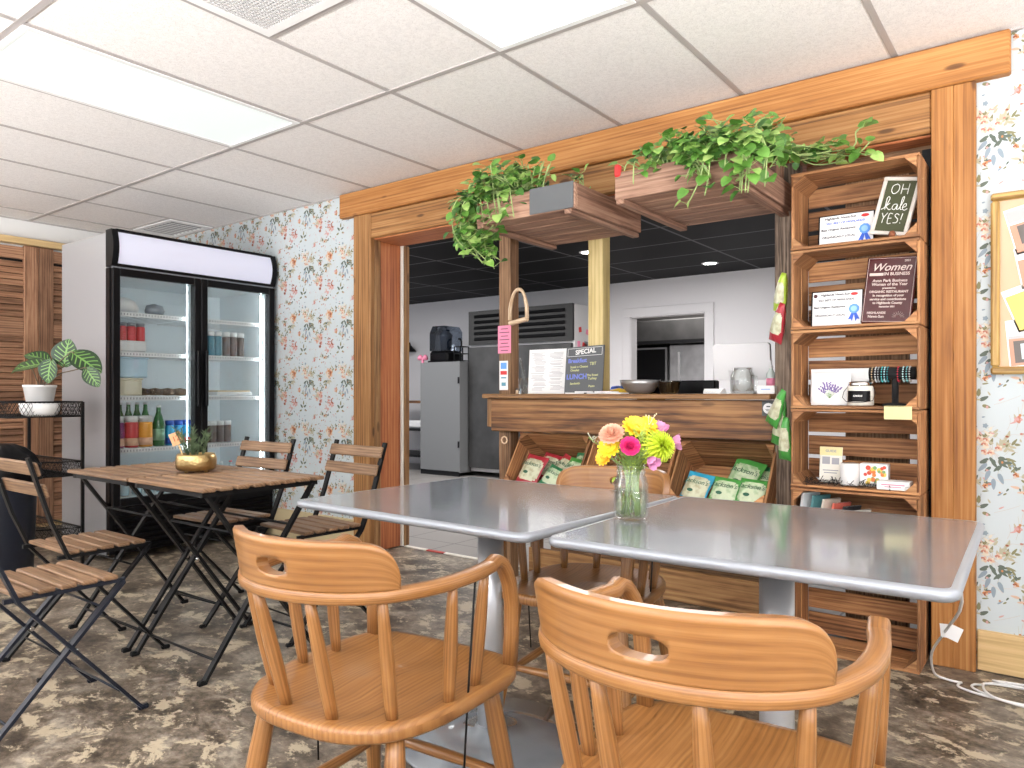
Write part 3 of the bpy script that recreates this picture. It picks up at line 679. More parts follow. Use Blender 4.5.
zz = SH[3]+.012
b = MB()
b.lathe([(0, 0), (.09, .004), (.105, .03), (.085, .07), (.04, .095), (0, .10)], 18, wob=lambda a, z: 1+.16*math.sin(3*a+z*30)+.08*math.sin(7*a), tone=0)
tag(b.build('wrapped_parcel', M_['paper'], loc=fpos(.16, .2, zz)), 'white wrapped parcel on the top fridge shelf, left', 'parcel')
b = MB(); b.lathe([(0, 0), (.05, .002), (.06, .03), (.045, .06), (0, .075)], 14, wob=lambda a, z: 1+.12*math.sin(5*a+z*60), tone=0)
tag(b.build('foil_parcel', M_['silver'], loc=fpos(.36, .18, zz)), 'silver foil parcel on the top fridge shelf', 'parcel')
zz = SH[1]+.012
b = MB(); b.box((0, 0, .05), (.17, .2, .10), bev=.006, tone=0); b.box((0, 0, .105), (.18, .21, .012), bev=.004, tone=0)
tag(b.build('food_tub', cmat('cream_tub', (.72, .66, .5)), loc=fpos(.15, .2, zz)), 'cream lidded food tub on the third fridge shelf', 'tub')
b = MB(); b.box((0, 0, .06), (.17, .24, .12), bev=.006, tone=0); b.box((0, 0, .125), (.18, .25, .012), bev=.004, tone=0)
tag(b.build('storage_box', cmat('pale_blue_box', (.5, .68, .80)), loc=fpos(.17, .21, zz+.115)), 'pale blue storage box stacked on the cream tub', 'box')
CK = noisy('dark_cookie', (.06, .035, .02), (.2, .14, .09), 60, .8)
for k in range(4):
    b = MB(); b.lathe([(0, 0), (.045, .002), (.052, .02), (.045, .042), (0, .05)], 14, wob=lambda a, z: 1+.1*math.sin(4*a+k)); tag(b.build('wrapped_cookie', CK, loc=fpos(.27+.085*k, .16, zz)), 'wrapped dark cookie on the third fridge shelf', 'cookie', 'wrapped cookies in the fridge')
# right-hand door
W2 = W/2
b = MB(); b.box((0, 0, .08), (.07, .07, .16), bev=.003, tone=0); b.box((.036, .008, .075), (.002, .035, .1), mat=1, tone=0); b.box((.036, -.02, .06), (.002, .02, .09), mat=2, tone=0)
tag(b.build('drink_carton', [WL, OR, TL], loc=fpos(W2+.08, .16, SH[3]+.012)), 'white drink carton with yellow print on the top right fridge shelf', 'carton')
for k in range(3): can('tall %s bottle on the second right fridge shelf' % 'teal', fpos(W2+.11+.055*k, .15, SH[2]+.012), .026, .17, DT, WL, 'bottle', 'drink_bottle').__setitem__('group', 'teal bottles in the fridge')
for k in range(3): can('tall brown bottle beside the teal bottles in the fridge', fpos(W2+.285+.056*k, .15, SH[2]+.012), .027, .17, BR, WL, 'bottle', 'drink_bottle').__setitem__('group', 'brown bottles beside the teal ones')
b = MB(); b.box((0, 0, .012), (.18, .28, .024), bev=.004, tone=0); b.box((0, 0, .03), (.16, .26, .012), mat=1, bev=.004, tone=0)
tag(b.build('food_tray', [WL, cmat('pastry', (.75, .6, .38))], loc=fpos(W2+.33, .2, SH[1]+.012)), 'flat food tray on the third right fridge shelf', 'tray')
for k in range(5): can('brown drink bottle in the lower right fridge row', fpos(W2+.07+.056*k, .15, SH[0]+.012), .026, .15, BR, WL, 'bottle', 'drink_bottle').__setitem__('group', 'brown bottles in the lower right row')
for k in range(5):
    bottle('small clear bottle at the bottom of the fridge, right side', fpos(W2+.1+.075*k, .16, .385), .028, .17, cmat('clear_drink', (.45, .52, .55), .15), cap=(RD if k % 2 else WL), group='clear bottles at the fridge bottom')
for k in range(6):
    bottle('small water bottle at the bottom of the fridge, left side', fpos(.08+.08*k, .17, .385), .03, .18, cmat('water_bottle', (.42, .58, .66), .12), cap=WL, group='water bottles at the fridge bottom left')

# ------------------------------------------------------------------ shutters on the left wall
def shutter(y0, y1, label, z1=2.16):
    t = thing('wooden_shutter', label, 'shutter', (XL+.03, (y0+y1)/2, .03)); w_ = y1-y0; h_ = z1-.03
    for s_ in (-1, 1):
        b = MB(); b.box((0, s_*(w_/2-.05), h_/2), (.04, .10, h_), bev=.004); b.build('stile', M_['shutter'], t)
    for z in (.07, h_*.42, h_*.70, h_-.06):
        b = MB(); b.box((0, 0, z), (.036, w_-.20, .11 if z < h_-.1 else .09), bev=.004); b.build('rail', M_['shutter'], t)
    b = MB(); z = .15
    while z < h_-.12:
        b.box((0, 0, z), (.046, w_-(.20 if w_ > .5 else .16), .011), Matrix.Rotation(1.05, 4, 'Y')); z += .047
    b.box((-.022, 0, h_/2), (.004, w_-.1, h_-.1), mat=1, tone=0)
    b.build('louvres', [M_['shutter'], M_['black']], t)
    return t
shutter(1.50, 2.297, 'brown louvred shutter against the left wall behind the plant stand')
shutter(2.30, 2.98, 'brown louvred shutter half hidden behind the drinks fridge')
shutter(0.75, 1.495, 'brown louvred shutter at the far left picture edge')
b = MB(); b.box((XL+.04, 1.9, 2.19), (.08, 2.2, .05), bev=.004); struct('trim_shutter_head', b, M_['lightwood'])
b = MB(); b.box((XL+.02, 1.9, .05), (.03, 2.4, .1), bev=.004); struct('baseboard_shutter', b, M_['lightwood'])

# ------------------------------------------------------------------ bistro tables and folding chairs
def bistro_table(label, loc, rz=0):
    t = thing('bistro_table', label, 'table', loc, (0, 0, rz), 'folding bistro tables')
    b = MB(); n = 8; dpt = .545
    for i in range(n): b.box((0, -dpt/2+dpt*(i+.5)/n, .692), (.548, dpt/n-.016, .016), bev=.004)
    b.build('slatted_top', M_['teak'], t)
    b = MB()
    for s_ in (-1, 1): b.bar((s_*.235, -.25, .674), (s_*.235, .25, .674), .022, .02)
    b.bar((-.235, -.24, .674), (.235, -.24, .674), .018, .018); b.bar((-.235, .24, .674), (.235, .24, .674), .018, .018)
    b.build('top_frame', M_['black'], t)
    for s_ in (-1, 1):
        for (x, sgn) in ((.245, 1), (.225, -1)):
            b = MB(); b.bar((s_*x, -.245*sgn, .008), (s_*x, .225*sgn, .67), .012, .024, up=(1, 0, 0))
            b.box((s_*x, -.25*sgn, .009), (.022, .035, .018), bev=.004); b.build('leg', M_['black'], t)
    for sgn in (1, -1):
        x = .245 if sgn > 0 else .225
        for (y, z) in ((-.20, .075), (.12, .52)): b = MB(); b.tube([(-x, y*sgn, z), (x, y*sgn, z)], .005, 6); b.build('stretcher', M_['black'], t)
    for s_ in (-1, 1): b = MB(); b.tube([(s_*.215, 0, .34), (s_*.255, 0, .34)], .007, 8); b.build('pivot', M_['chrome'], t)
    return t
bistro_table('slatted wood folding table with the gold planter, nearer the grey tables', (-2.685, 1.655, 0))
bistro_table('slatted wood folding table at left, joined to the planter table', (-3.245, 1.655, 0))

def bistro_chair(label, loc, rz, m='black'):
    t = thing('folding_chair', label, 'chair', loc, (0, 0, rz), 'slatted folding chairs'); S = M_[m]
    b = MB()
    for i in range(5): b.box((0, -.122+.061*i, .447), (.355, .048, .014), bev=.004)
    b.build('slatted_seat', M_['teak'], t)
    for s_ in (-1, 1): b = MB(); b.bar((s_*.162, -.17, .434), (s_*.162, .17, .434), .014, .014); b.build('seat_rail', S, t)
    for s_ in (-1, 1):
        b = MB()
        for (p, q) in (((.185, .215, .0), (.185, -.14, .42)), ((.185, -.14, .42), (.185, -.20, .56)), ((.185, -.20, .56), (.185, -.275, .80))): b.bar((s_*p[0], p[1], p[2]+.008), (s_*q[0], q[1], q[2]+.008), .010, .026, up=(1, 0, 0))
        b.box((s_*.185, .22, .008), (.018, .034, .016), bev=.004); b.build('back_leg', S, t)
        b = MB(); b.bar((s_*.168, -.22, .010), (s_*.168, .165, .43), .010, .024, up=(1, 0, 0)); b.box((s_*.168, -.225, .008), (.018, .03, .016), bev=.004); b.build('front_leg', S, t)
        b = MB(); b.tube([(s_*.155, .018, .247), (s_*.195, .018, .247)], .007, 8); b.build('pivot', M_['chrome'], t)
    for (x, y, z) in ((.185, .145, .085), (.168, -.16, .075), (.168, .1, .36)): b = MB(); b.tube([(-x, y, z), (x, y, z)], .004, 6); b.build('stretcher', S, t)
    for (y, z) in ((-.232, .685), (-.259, .765)):
        b = MB(); b.box((0, y+.012, z), (.392, .014, .052), Matrix.Rotation(.30, 4, 'X'), bev=.004); b.build('back_slat', M_['teak'], t)
    return t
c0 = bistro_chair('slatted folding chair nearest the camera, cut by the left picture edge', (-2.600, .965, 0), 0, 'navy')
c1 = bistro_chair('slatted folding chair pushed under the left bistro table, in front of the plant stand', (-3.10, 1.30, 0), 0)
dup(c1, (-3.235, 1.965, 0), (0, 0, R(183)), 'slatted folding chair behind the bistro tables, directly before the fridge', 'slatted folding chairs')
dup(c1, (-2.70, 2.07, 0), (0, 0, R(176)), 'slatted folding chair behind the bistro tables, before the wallpaper', 'slatted folding chairs')

# gold planter on the bistro table
px, py = -2.965, 1.68
t = thing('gold_planter', 'hammered gold planter bowl on the slatted bistro table', 'planter', (px, py, .700))
b = MB(); b.lathe([(.045, .008), (.070, .009), (.079, .016), (.082, .035), (.082, .055), (.078, .074), (.074, .079), (.070, .076), (.068, .06), (0, .06)], 40); b.build('bowl', M_['gold'], t)
b = MB()
for k in range(3): b.lathe([(.008, 0), (.008, .014)], 8, (.045*math.cos(k*2.1+.5), .045*math.sin(k*2.1+.5), 0))
b.build('foot', M_['gold'], t)
b = MB(); b.lathe([(.063, .058), (0, .064)], 24); b.build('soil', M_['soil'], t)
spiky = noisy('rosemary_green', (.035, .07, .025), (.16, .22, .11), 40, .6)
t = thing('table_plant', 'small spiky green plant growing in the gold planter', 'plant', (px, py, .76))
b = MB(); b2 = MB(); rr = random.Random(5)
for k in range(13):
    a = rr.uniform(0, 6.28); r0 = rr.uniform(0, .04); sx, sy = r0*math.cos(a), r0*math.sin(a); lean = rr.uniform(0, .6); h = rr.uniform(.07, .135)
    top = Vector((sx+lean*h*math.cos(a), sy+lean*h*math.sin(a), h)); b2.tube([(sx, sy, 0), top], [.002, .001], 5)
    for q in range(16):
        f = .15+.85*q/16; p = Vector((sx, sy, 0)).lerp(top, f); aa = rr.uniform(0, 6.28); d = Vector((math.cos(aa), math.sin(aa), .9)).normalized(); l = rr.uniform(.022, .038)
        x, y, _ = frame_z(d); b.poly([p-x*.0022, p+x*.0022, p+d*l*.6+x*.0022, p+d*l], 0, rr.uniform(-1, 1)); b.poly([p-y*.0022, p+y*.0022, p+d*l*.6+y*.0022, p+d*l], 0)
b.build('leaves', spiky, t); b2.build('stems', spiky, t)
t = thing('table_number_card', 'small orange tag card stuck in the gold planter', 'card', (px-.045, py-.03, .76), (0, R(-22), R(38)))
b = MB(); b.box((0, 0, .088), (.05, .003, .055), bev=.001, tone=0); b.build('card', cmat('orange_card', (.72, .40, .2), .7), t)
lettering(t, '12', .032, 0, .088, mat('card_red', (.45, .1, .04), .7), -.0022)
b = MB(); b.box((0, 0, .03), (.006, .003, .07), tone=0); b.build('stick', M_['lightwood'], t)

# ------------------------------------------------------------------ grey cafe tables
def rrect(w_, d_, r, n=6):
    P = []
    for (cx, cy, a0) in ((w_/2-r, d_/2-r, 0), (-w_/2+r, d_/2-r, PI/2), (-w_/2+r, -d_/2+r, PI), (w_/2-r, -d_/2+r, 1.5*PI)):
        for k in range(n+1): P.append((cx+r*math.cos(a0+PI/2*k/n), cy+r*math.sin(a0+PI/2*k/n)))
    return P
def cafe_table(label, loc, rz, w_, d_):
    t = thing('cafe_table', label, 'table', loc, (0, 0, rz), 'grey pedestal tables'); H = .722; th = .030
    P = rrect(w_-.03, d_-.03, .02); b = MB(); b.prism(P, (0, 0, H-.004), (1, 0, 0), (0, 1, 0), .004, tone=0); b.build('tabletop', M_['laminate'], t)
    b = MB(); n = len(P)
    prof = [(-.004, 0), (.008, -.0004), (.013, -.004), (.015, -.011), (.013, -.018), (.006, -.022), (-.02, -.022)]
    big = []
    for (ox, oz) in prof: big.append([Vector((p[0], p[1], H+oz)) for p in rrect(w_-.03+2*ox, d_-.03+2*ox, max(.004, .02+ox))])
    bb = len(b.v)
    for ring in big: b.v += ring
    for i in range(len(prof)-1):
        for k in range(n):
            k2 = (k+1) % n; b.face((bb+i*n+k, bb+(i+1)*n+k, bb+(i+1)*n+k2, bb+i*n+k2), [(0, 0)]*4, 0, 0, True)
    b.face([bb+(len(prof)-1)*n+k for k in range(n)][::-1], [(0, 0)]*n)
    b.build('bullnose_edge', M_['silver'], t)
    b = MB(); b.lathe([(.039, .02), (.039, H-.035), (0, H-.035)], 32); b.build('column', M_['column'], t)
    b = MB(); b.box((0, 0, H-.036), (.32, .32, .012), bev=.004, tone=0); b.build('top_plate', M_['black'], t)
    b = MB(); b.lathe([(.27, 0), (.275, .006), (.272, .014), (.12, .026), (.05, .034), (.042, .05), (0, .05)], 48); b.build('base', M_['laminate'], t)
    return t
cafe_table('grey pedestal cafe table at left, its seam under the flower jar', (-1.376, 1.711, 0), R(-1.5), .865, .79)
cafe_table('grey pedestal cafe table at right, in front of the crate shelves', (-.5345, 1.722, 0), R(1.8), .78, .79)

# ------------------------------------------------------------------ captain's chairs
def rail_pt(f):       # plan of the bent rail, f from 0 (left arm front) to 1 (right arm front)
    P = [(-.212, .088), (-.221, .035), (-.224, -.035), (-.214, -.11), (-.176, -.195), (-.100, -.252), (0, -.272)]
    P = P+[(-x, y) for x, y in P[-2::-1]]
    s = f*(len(P)-1); i = min(int(s), len(P)-2); u = s-i
    p0, p1, p2, p3 = P[max(i-1, 0)], P[i], P[i+1], P[min(i+2, len(P)-1)]
    c = lambda a, b_, c_, d: .5*(2*b_+(c_-a)*u+(2*a-5*b_+4*c_-d)*u*u+(3*b_-a-3*c_+d)*u**3)
    return Vector((c(p0[0], p1[0], p2[0], p3[0]), c(p0[1], p1[1], p2[1], p3[1]), 0))
def sweep(mb, frames, prof, tone=0, cap=True, closed=True):   # frames: (origin, ex, ey); prof: list of 2D
    b0 = len(mb.v); n = len(prof); Ls = 0
    ou = rnd.uniform(0, 20)
    Lc = [0]
    for i in range(1, len(frames)): Lc.append(Lc[-1]+(frames[i][0]-frames[i-1][0]).length)
    for fr in frames:
        pr_ = fr[3] if len(fr) > 3 else prof
        for q in pr_: mb.v.append(fr[0]+fr[1]*q[0]+fr[2]*q[1])
    for i in range(len(frames)-1):
        for k in range(n):
            k2 = (k+1) % n
            mb.face((b0+i*n+k, b0+i*n+k2, b0+(i+1)*n+k2, b0+(i+1)*n+k), [(Lc[i]+ou, k*.02), (Lc[i]+ou, (k+1)*.02), (Lc[i+1]+ou, (k+1)*.02), (Lc[i+1]+ou, k*.02)], tone, 0, True)
    if cap:
        mb.face([b0+k for k in range(n)][::-1], [(ou, .02*k) for k in range(n)], tone); mb.face([b0+(len(frames)-1)*n+k for k in range(n)], [(ou, .02*k) for k in range(n)], tone)
def captains_chair(label, loc, rz):
    t = thing('captains_chair', label, 'chair', loc, (0, 0, rz), 'oak captain chairs'); OK = M_['oak']; SZ = .450
    # seat: D-shaped plank with rounded edge and a shallow saddle
    def outline(f):
        a = 2*PI*f; ca, sa = math.cos(a), math.sin(a); e = .46 if sa > 0 else .70
        x = .226*math.copysign(abs(ca)**e, ca); y = .240*math.copysign(abs(sa)**e, sa)
        x *= 1-.05*max(0, -y/.235)+.05*max(0, y/.235)
        if y < 0: y *= 1.02
        return x, y
    b = MB(); n = 64; prof = [(0.0, 0), (.4, -.010), (.72, -.007), (.93, 0.001), (.985, 0.0), (1.0, -.007), (1.0, -.022), (.98, -.028), (0.0, -.028)]
    b0 = len(b.v)
    for (s_, dz) in prof:
        for k in range(n):
            x, y = outline(k/n); b.v.append(Vector((x*s_, y*s_+.0, SZ+dz)))
    for i in range(len(prof)-1):
        for k in range(n):
            k2 = (k+1) % n; q = [b0+i*n+k, b0+i*n+k2, b0+(i+1)*n+k2, b0+(i+1)*n+k]
            b.face(q[::-1], [(b.v[j].y*1.0, b.v[j].x+(.02 if i > 4 else 0)*b.v[j].z) for j in q[::-1]], 0, 0, True)
    b.build('seat', OK, t)
    # bent rail: back and arms on one level, fronts turned down to the seat
    RZ = .684; frames = []
    def fr(p, tan):
        tan = tan.normalized(); z = Vector((0, 0, 1)); x = tan.cross(z).normalized(); return x
    top = [rail_pt(k/44)+Vector((0, 0, RZ)) for k in range(45)]
    x0 = top[0].x
    fl = [Vector(q) for q in ((-.195, .190, .440), (-.199, .192, .52), (-.202, .188, .58), (-.205, .172, .63), (-.2075, .153, .66), (-.2095, .132, .682), (-.211, .110, .692))]
    path = fl+top+[Vector((-p.x, p.y, p.z)) for p in reversed(fl)]
    hw, hh = .0155, .0120; ring = []
    for k in range(12):
        a = 2*PI*k/12; ring.append((hw*math.copysign(abs(math.cos(a))**.5, math.cos(a)), hh*math.copysign(abs(math.sin(a))**.5, math.sin(a))))
    prevx = None
    for i, p in enumerate(path):
        d = (path[min(i+1, len(path)-1)]-path[max(i-1, 0)]).normalized()
        out = Vector((p.x, p.y-.02, 0)) if 6 < i < len(path)-7 else Vector((1 if p.x > 0 else -1, 0, 0))
        x = out-d*out.dot(d); x.normalize(); y = d.cross(x); frames.append((p, x, y))
    b = MB(); sweep(b, frames, ring); b.build('bent_arm_rail', OK, t)
    # crest on top of the rail, with rounded ends and a hand slot: two boards of a grid with a hole
    b = MB(); nu = 96; f0, f1 = .308, .692
    def crest_h(q): return .090*min(1, (1-abs(2*q-1)**8))**.5 if abs(2*q-1) < 1 else 0
    def cp(q, h, off):
        f = f0+(f1-f0)*q; p = rail_pt(f); tn = (rail_pt(min(f+.005, 1))-rail_pt(max(f-.005, 0))).normalized(); nrm = Vector((tn.y, -tn.x, 0))
        # outward
        return p+nrm*(off+h*.16)+Vector((0, 0, RZ+.0095+h))
    nh = 16; rows = []
    sl_v = lambda q, hv: (abs(q-.5)/.078)**2.6+(abs(hv-.44)/.165)**2.6
    slot = lambda q, hv: sl_v(q, hv) < 1.0
    T2 = .0115
    pos = {}
    def vid(i, j, side):
        key = (i, j, side)
        if key not in pos:
            q = .004+.992*i/nu; hv = j/nh
            if onrim(i, j):
                k_ = sl_v(q, hv)**(-1/2.6); q = .5+(q-.5)*k_; hv = .44+(hv-.44)*k_
            h = crest_h(q)*hv; off = T2 if side else -T2
            if j == nh: off *= .6
            pos[key] = len(b.v); b.v.append(cp(q, h, off))
        return pos[key]
    cell = {}
    for i in range(nu):
        for j in range(nh): cell[(i, j)] = not slot((i+.5)/nu, (j+.5)/nh)
    def onrim(i, j):
        a_ = [cell.get((i+di, j+dj), True) for di in (-1, 0) for dj in (-1, 0)]; return any(a_) and not all(a_)
    ou = rnd.uniform(0, 10)
    uvq = lambda i, j: (i/nu*.5+ou, j/nh*.075)
    for (i, j), on in cell.items():
        if not on: continue
        for side in (0, 1):
            q = [(i, j), (i+1, j), (i+1, j+1), (i, j+1)]
            if not side: q = q[::-1]
            b.face([vid(a, c, side) for a, c in q], [uvq(a, c) for a, c in q], 0, 0, True)
        for (di, dj, e0, e1) in ((-1, 0, (i, j+1), (i, j)), (1, 0, (i+1, j), (i+1, j+1)), (0, -1, (i, j), (i+1, j)), (0, 1, (i+1, j+1), (i, j+1))):
            if not cell.get((i+di, j+dj), False):
                b.face([vid(*e0, 1), vid(*e0, 0), vid(*e1, 0), vid(*e1, 1)], [uvq(*e0), uvq(*e0), uvq(*e1), uvq(*e1)], 0, 0, False)
    b.build('crest', OK, t)
    # spindles
    for f in (.05, .19, .335, .445, .555, .665, .81, .95):
        p = rail_pt(f); q = Vector((p.x*.88, p.y*.80+.012, SZ-.012)); e = p+Vector((0, 0, RZ-.006))
        b = MB(); pts = [q.lerp(e, k/6) for k in range(7)]; b.tube(pts, [.0105, .0125, .0135, .0135, .0125, .011, .009], 12, tone=0); b.build('spindle', OK, t)
    # legs and stretchers
    LG = {}
    for sx in (-1, 1):
        for sy in (-1, 1):
            a = Vector((sx*.165, sy*.150, SZ-.024)); e = Vector((sx*.215, sy*.215, 0)); LG[(sx, sy)] = (a, e)
            pts = [a.lerp(e, k/8) for k in range(9)]
            b = MB(); b.tube(pts, [.0165, .019, .0205, .021, .020, .0185, .017, .0155, .014], 14, tone=0); b.build('leg', OK, t)
    for (k1, k2, f) in (((-1, -1), (-1, 1), .56), ((1, -1), (1, 1), .56), ((-1, 1), (1, 1), .50), ((-1, -1), (1, -1), .66)):
        p = LG[k1][0].lerp(LG[k1][1], f); q = LG[k2][0].lerp(LG[k2][1], f)
        b = MB(); b.tube([p.lerp(q, k/6) for k in range(7)], [.008, .0105, .0125, .0135, .0125, .0105, .008], 10, tone=0); b.build('stretcher', OK, t)
    for sx in (-1, 1):
        b = MB(); b.tube([(sx*.222, .02, RZ-.010), (sx*.207, .015, SZ-.02), (sx*.197, .01, .215)], .0022, 6); b.build('tension_rod', M_['black'], t)
    return t
k1 = captains_chair('oak captain chair with its back to us, left foreground, tucked under the left grey table', (-1.138, 1.054, 0), R(5.5))
dup(k1, (-.426, 1.074, 0), (0, 0, R(3.5)), 'oak captain chair in the right foreground, closest to the camera', 'oak captain chairs')
dup(k1, (-1.185, 1.957, 0), (0, 0, R(187)), 'oak captain chair on the far side of the grey tables, behind the flower jar', 'oak captain chairs')

# ------------------------------------------------------------------ counter
t = thing('serving_counter', 'stained wood serving counter between two posts in the timber opening', 'counter', (-1.79, 3.45, 0)); CT = t
ox, oy = -1.79, 3.45
def cb(name, c, s, m, bev=.004, rot=None, **k): bb = MB(); bb.box((c[0]-ox, c[1]-oy, c[2]), s, rot, bev, **k); return bb.build(name, m, t)
cb('countertop', (-1.81, 3.450, 1.0205), (1.60, .57, .025), M_['countertop'], .005)
cb('front_board', (-1.79, 3.217, .916), (1.565, .032, .180), M_['counter'], .005, tone=.2)
cb('end_board', (-2.585, 3.217, .928), (.028, .034, .16), M_['countertop'], .004)
cb('base_board', (-1.72, 3.405, .080), (1.46, .028, .158), M_['base'], .004, tone=0)
cb('back_panel', (-1.75, 3.70, .5), (1.5, .02, 1.0), M_['post'], .002)
rx = Matrix.Rotation(R(-33.7), 4, 'X')
cb('sloped_shelf', (-1.71, 3.176, .466), (1.44, .25, .018), M_['counter'], .003, rx)
for x in (-2.41, -1.02): cb('leg', (x, 3.42, .50), (.06, .05, 1.0), M_['post'], .003)
cb('shelf_bearer', (-1.71, 3.345, .36), (1.44, .12, .05), M_['post'], .003)
t = thing('support_post', 'dark brown wooden post at the left end of the counter', 'post', (-2.505, 3.28, 0))
b = MB(); b.box((0, 0, 1.017), (.082, .080, 2.034), bev=.004); b.build('post', M_['post'], t)
b = MB(); b.tube([(0.02*math.cos(k*PI/4), -.042, .775+.02*math.sin(k*PI/4)) for k in range(8)], .004, 6, closed=True); b.build('bolt_ring', M_['stirrup'], t)
b = MB(); b.box((-1.919, 3.278, 1.5335), (.088, .075, 1.0), bev=.004); tag(b.build('support_post', M_['yellow']), 'yellow-green square post standing on the middle of the counter', 'post')
b = MB(); b.box((-.968, 3.285, 1.017), (.095, .085, 2.034), bev=.004); tag(b.build('support_post', M_['greypost']), 'grey weathered post between the counter and the crate shelves', 'post')

# ------------------------------------------------------------------ crates
def crate(label, loc, rot, Wd, H, Dp, group):
    t = thing('wooden_crate', label, 'crate', loc, rot, group); th = .011; m = M_['crate']
    for s_ in (-1, 1):
        b = MB()
        for k in range(2): b.box((s_*(Wd/2-th/2), Dp*(.27+.47*k), H/2), (th, Dp*.42, H-.004), bev=.002)
        b.build('side_panel', m, t)
    for z in (th/2+.001, H-th/2-.001):
        b = MB()
        for k in range(2): b.box((0, Dp*(.245+.5*k), z), (Wd-.002, Dp*.47, th), bev=.002)
        b.build('shelf_panel', m, t)
    b = MB()
    for k in range(3): b.box((0, Dp-th/2, H*(.19+.31*k)), (Wd-2*th, th, H*.255), Matrix.Rotation(rnd.uniform(-.012, .012), 4, 'Y'), bev=.002)
    b.build('back_panel', m, t)
    for sx in (-1, 1):
        for (z, sz) in ((th, 1), (H-th, -1)):
            b = MB(); b.prism([(0, 0), (-sx*.042, 0), (0, sz*.042)], (sx*(Wd/2-th), Dp-.012, z), (1, 0, 0), (0, 0, 1), Dp-.016)
            b.build('corner_block', m, t)
    return t
CX0, CX1, CYF, CHT = -.893, -.427, 3.045, .3225
CZ = (0, .3285, .657, .974, 1.291, 1.6125, 1.925)
names = ('at the floor, bottom of the crate stack', 'holding small cards, second from the floor', 'holding the yellow booklet and white candle', 'holding the bracelet stand and jar candle', 'holding the maroon plaque', 'at the top of the stack under the trailing vine')
for k in range(6): crate('wooden crate shelf '+names[k], ((CX0+CX1)/2, CYF, CZ[k]), (0, 0, 0), CX1-CX0-.002, CZ[k+1]-CZ[k]-.001, .235, 'crates stacked as shelves')
b = MB(); b.box((-.63, 3.36, 1.0), (.24, .03, 2.0)); struct('trim_shelf_backing', b, M_['post'])
b = MB(); b.box((-.428, 3.305, 1.0), (.055, .02, 2.0)); struct('trim_gap_shade', b, M_['black'])  # black strip added to keep the gap between crates and post dark
b = MB(); b.box((-.66, 3.40, 1.985), (.50, .10, .09)); struct('trim_shelf_head', b, M_['post'])
RXC = R(-33.7)
CRT = [(-2.41, -1.955), (-1.935, -1.478), (-1.462, -1.008)]
cnames = ('of red and green snack bags, left end under the counter', 'tilted under the counter middle, behind the flower jar', 'with the blue snack bag, right end under the counter')
for (x0, x1), nm in zip(CRT, cnames): crate('tilted wooden crate '+nm, ((x0+x1)/2, 3.083, .565), (RXC, 0, 0), x1-x0, .31, .235, 'tilted crates under the counter')
MC = Matrix.Translation((0, 3.083, .565)) @ Matrix.Rotation(RXC, 4, 'X')

# snack bags: pillow shape, crimped coloured ends, printed name
def bag_parts(t, w_, h_, th, endm, bodym, endf=.2, text=None, tm=None, taper=0.0):
    def shape(side):
        def fn(u, v):
            x = (u-.5)*w_*(1-.06*math.sin(PI*v))*(1-taper*max(0, v-.3)/.7); z = v*h_
            fat = (max(0, math.sin(PI*u))**.55)*(max(0, math.sin(PI*v))**.5)
            wr = .0022*math.sin(23*u+9*v)*math.sin(17*v+5*u)*(1 if .04 < u < .96 else 0)
            return (x, side*(th/2*fat+.0008)+wr*side*fat, z)
        return fn
    b = MB()
    for s_ in (-1, 1):
        fn = shape(s_); f2 = fn if s_ < 0 else (lambda u, v, fn=fn: fn(1-u, v))
        b.grid(f2, 22, 26, matf=lambda u, v: 1 if (abs(u-.5)/.45)**4+(abs(v-.5)/(.5-endf*.72))**4 < 1 else 0, tone=0)
    b.build('bag', [endm, bodym], t)
    if text:
        b2 = text_mesh(text, w_*.235, .25)
        b2.materials.clear(); b2.materials.append(tm or M_['ink'])
        o = bpy.data.objects.new('lettering', b2); C.objects.link(o); o.parent = t; o.location = (0, -th/2-.0016, h_*.66); o.rotation_euler = (PI/2, 0, 0)
        b3 = MB(); P = [(w_*.11*math.cos(k*PI/6)-w_*.12, w_*.06*math.sin(k*PI/6)) for k in range(12)]
        b3.prism(P, (0, -th/2+.0005, h_*.38), (1, 0, 0), (0, 0, 1), .002, tone=0); b3.build('printed_leaf', tm or M_['ink'], t)
CRE = noisy('cream_bag_print', (.62, .63, .46), (.46, .44, .28), 38, .35, lo=.45, hi=.62); CRG = noisy('pale_green_bag_print', (.58, .66, .46), (.30, .46, .24), 34, .35, lo=.48, hi=.66)
BR_ = cmat('red_bag_foil', (.42, .03, .045), .3); BG_ = cmat('green_bag_foil', (.07, .32, .06), .3); BB_ = cmat('blue_bag_foil', (.03, .35, .55), .3); BLM = cmat('lime_bag_foil', (.42, .58, .06), .3); BDG = cmat('dark_green_bag_foil', (.03, .22, .09), .3)
GI = cmat('dark_green_ink', (.03, .12, .07), .6)
def bag(label, ci, a, z, y, roll, w_, h_, endm, bodym, th=.045, text="Jackson's", tm=GI, tilt=0.0):
    x0, x1 = CRT[ci]
    M = MC @ Matrix.Translation((x0+a, y, z)) @ Matrix.Rotation(tilt, 4, 'X') @ Matrix.Rotation(roll, 4, 'Y')
    t = thing('snack_bag', label, 'snack bag', M.translation, M.to_euler(), 'snack bags in the tilted crates'); bag_parts(t, w_, h_, th, endm, bodym, text=text, tm=tm)
bag('red-edged snack bag at the front left of the left tilted crate', 0, .10, .024, .075, R(9), .145, .185, BR_, CRE)
bag('red-edged snack bag standing behind the front red one', 0, .125, .11, .17, R(12), .14, .165, BR_, CRE)
bag('red-edged snack bag in the middle of the left tilted crate', 0, .225, .085, .145, R(24), .13, .175, BR_, CRE)
bag('green snack bag at the back right of the left tilted crate', 0, .34, .13, .185, R(5), .14, .17, BDG, CRG)
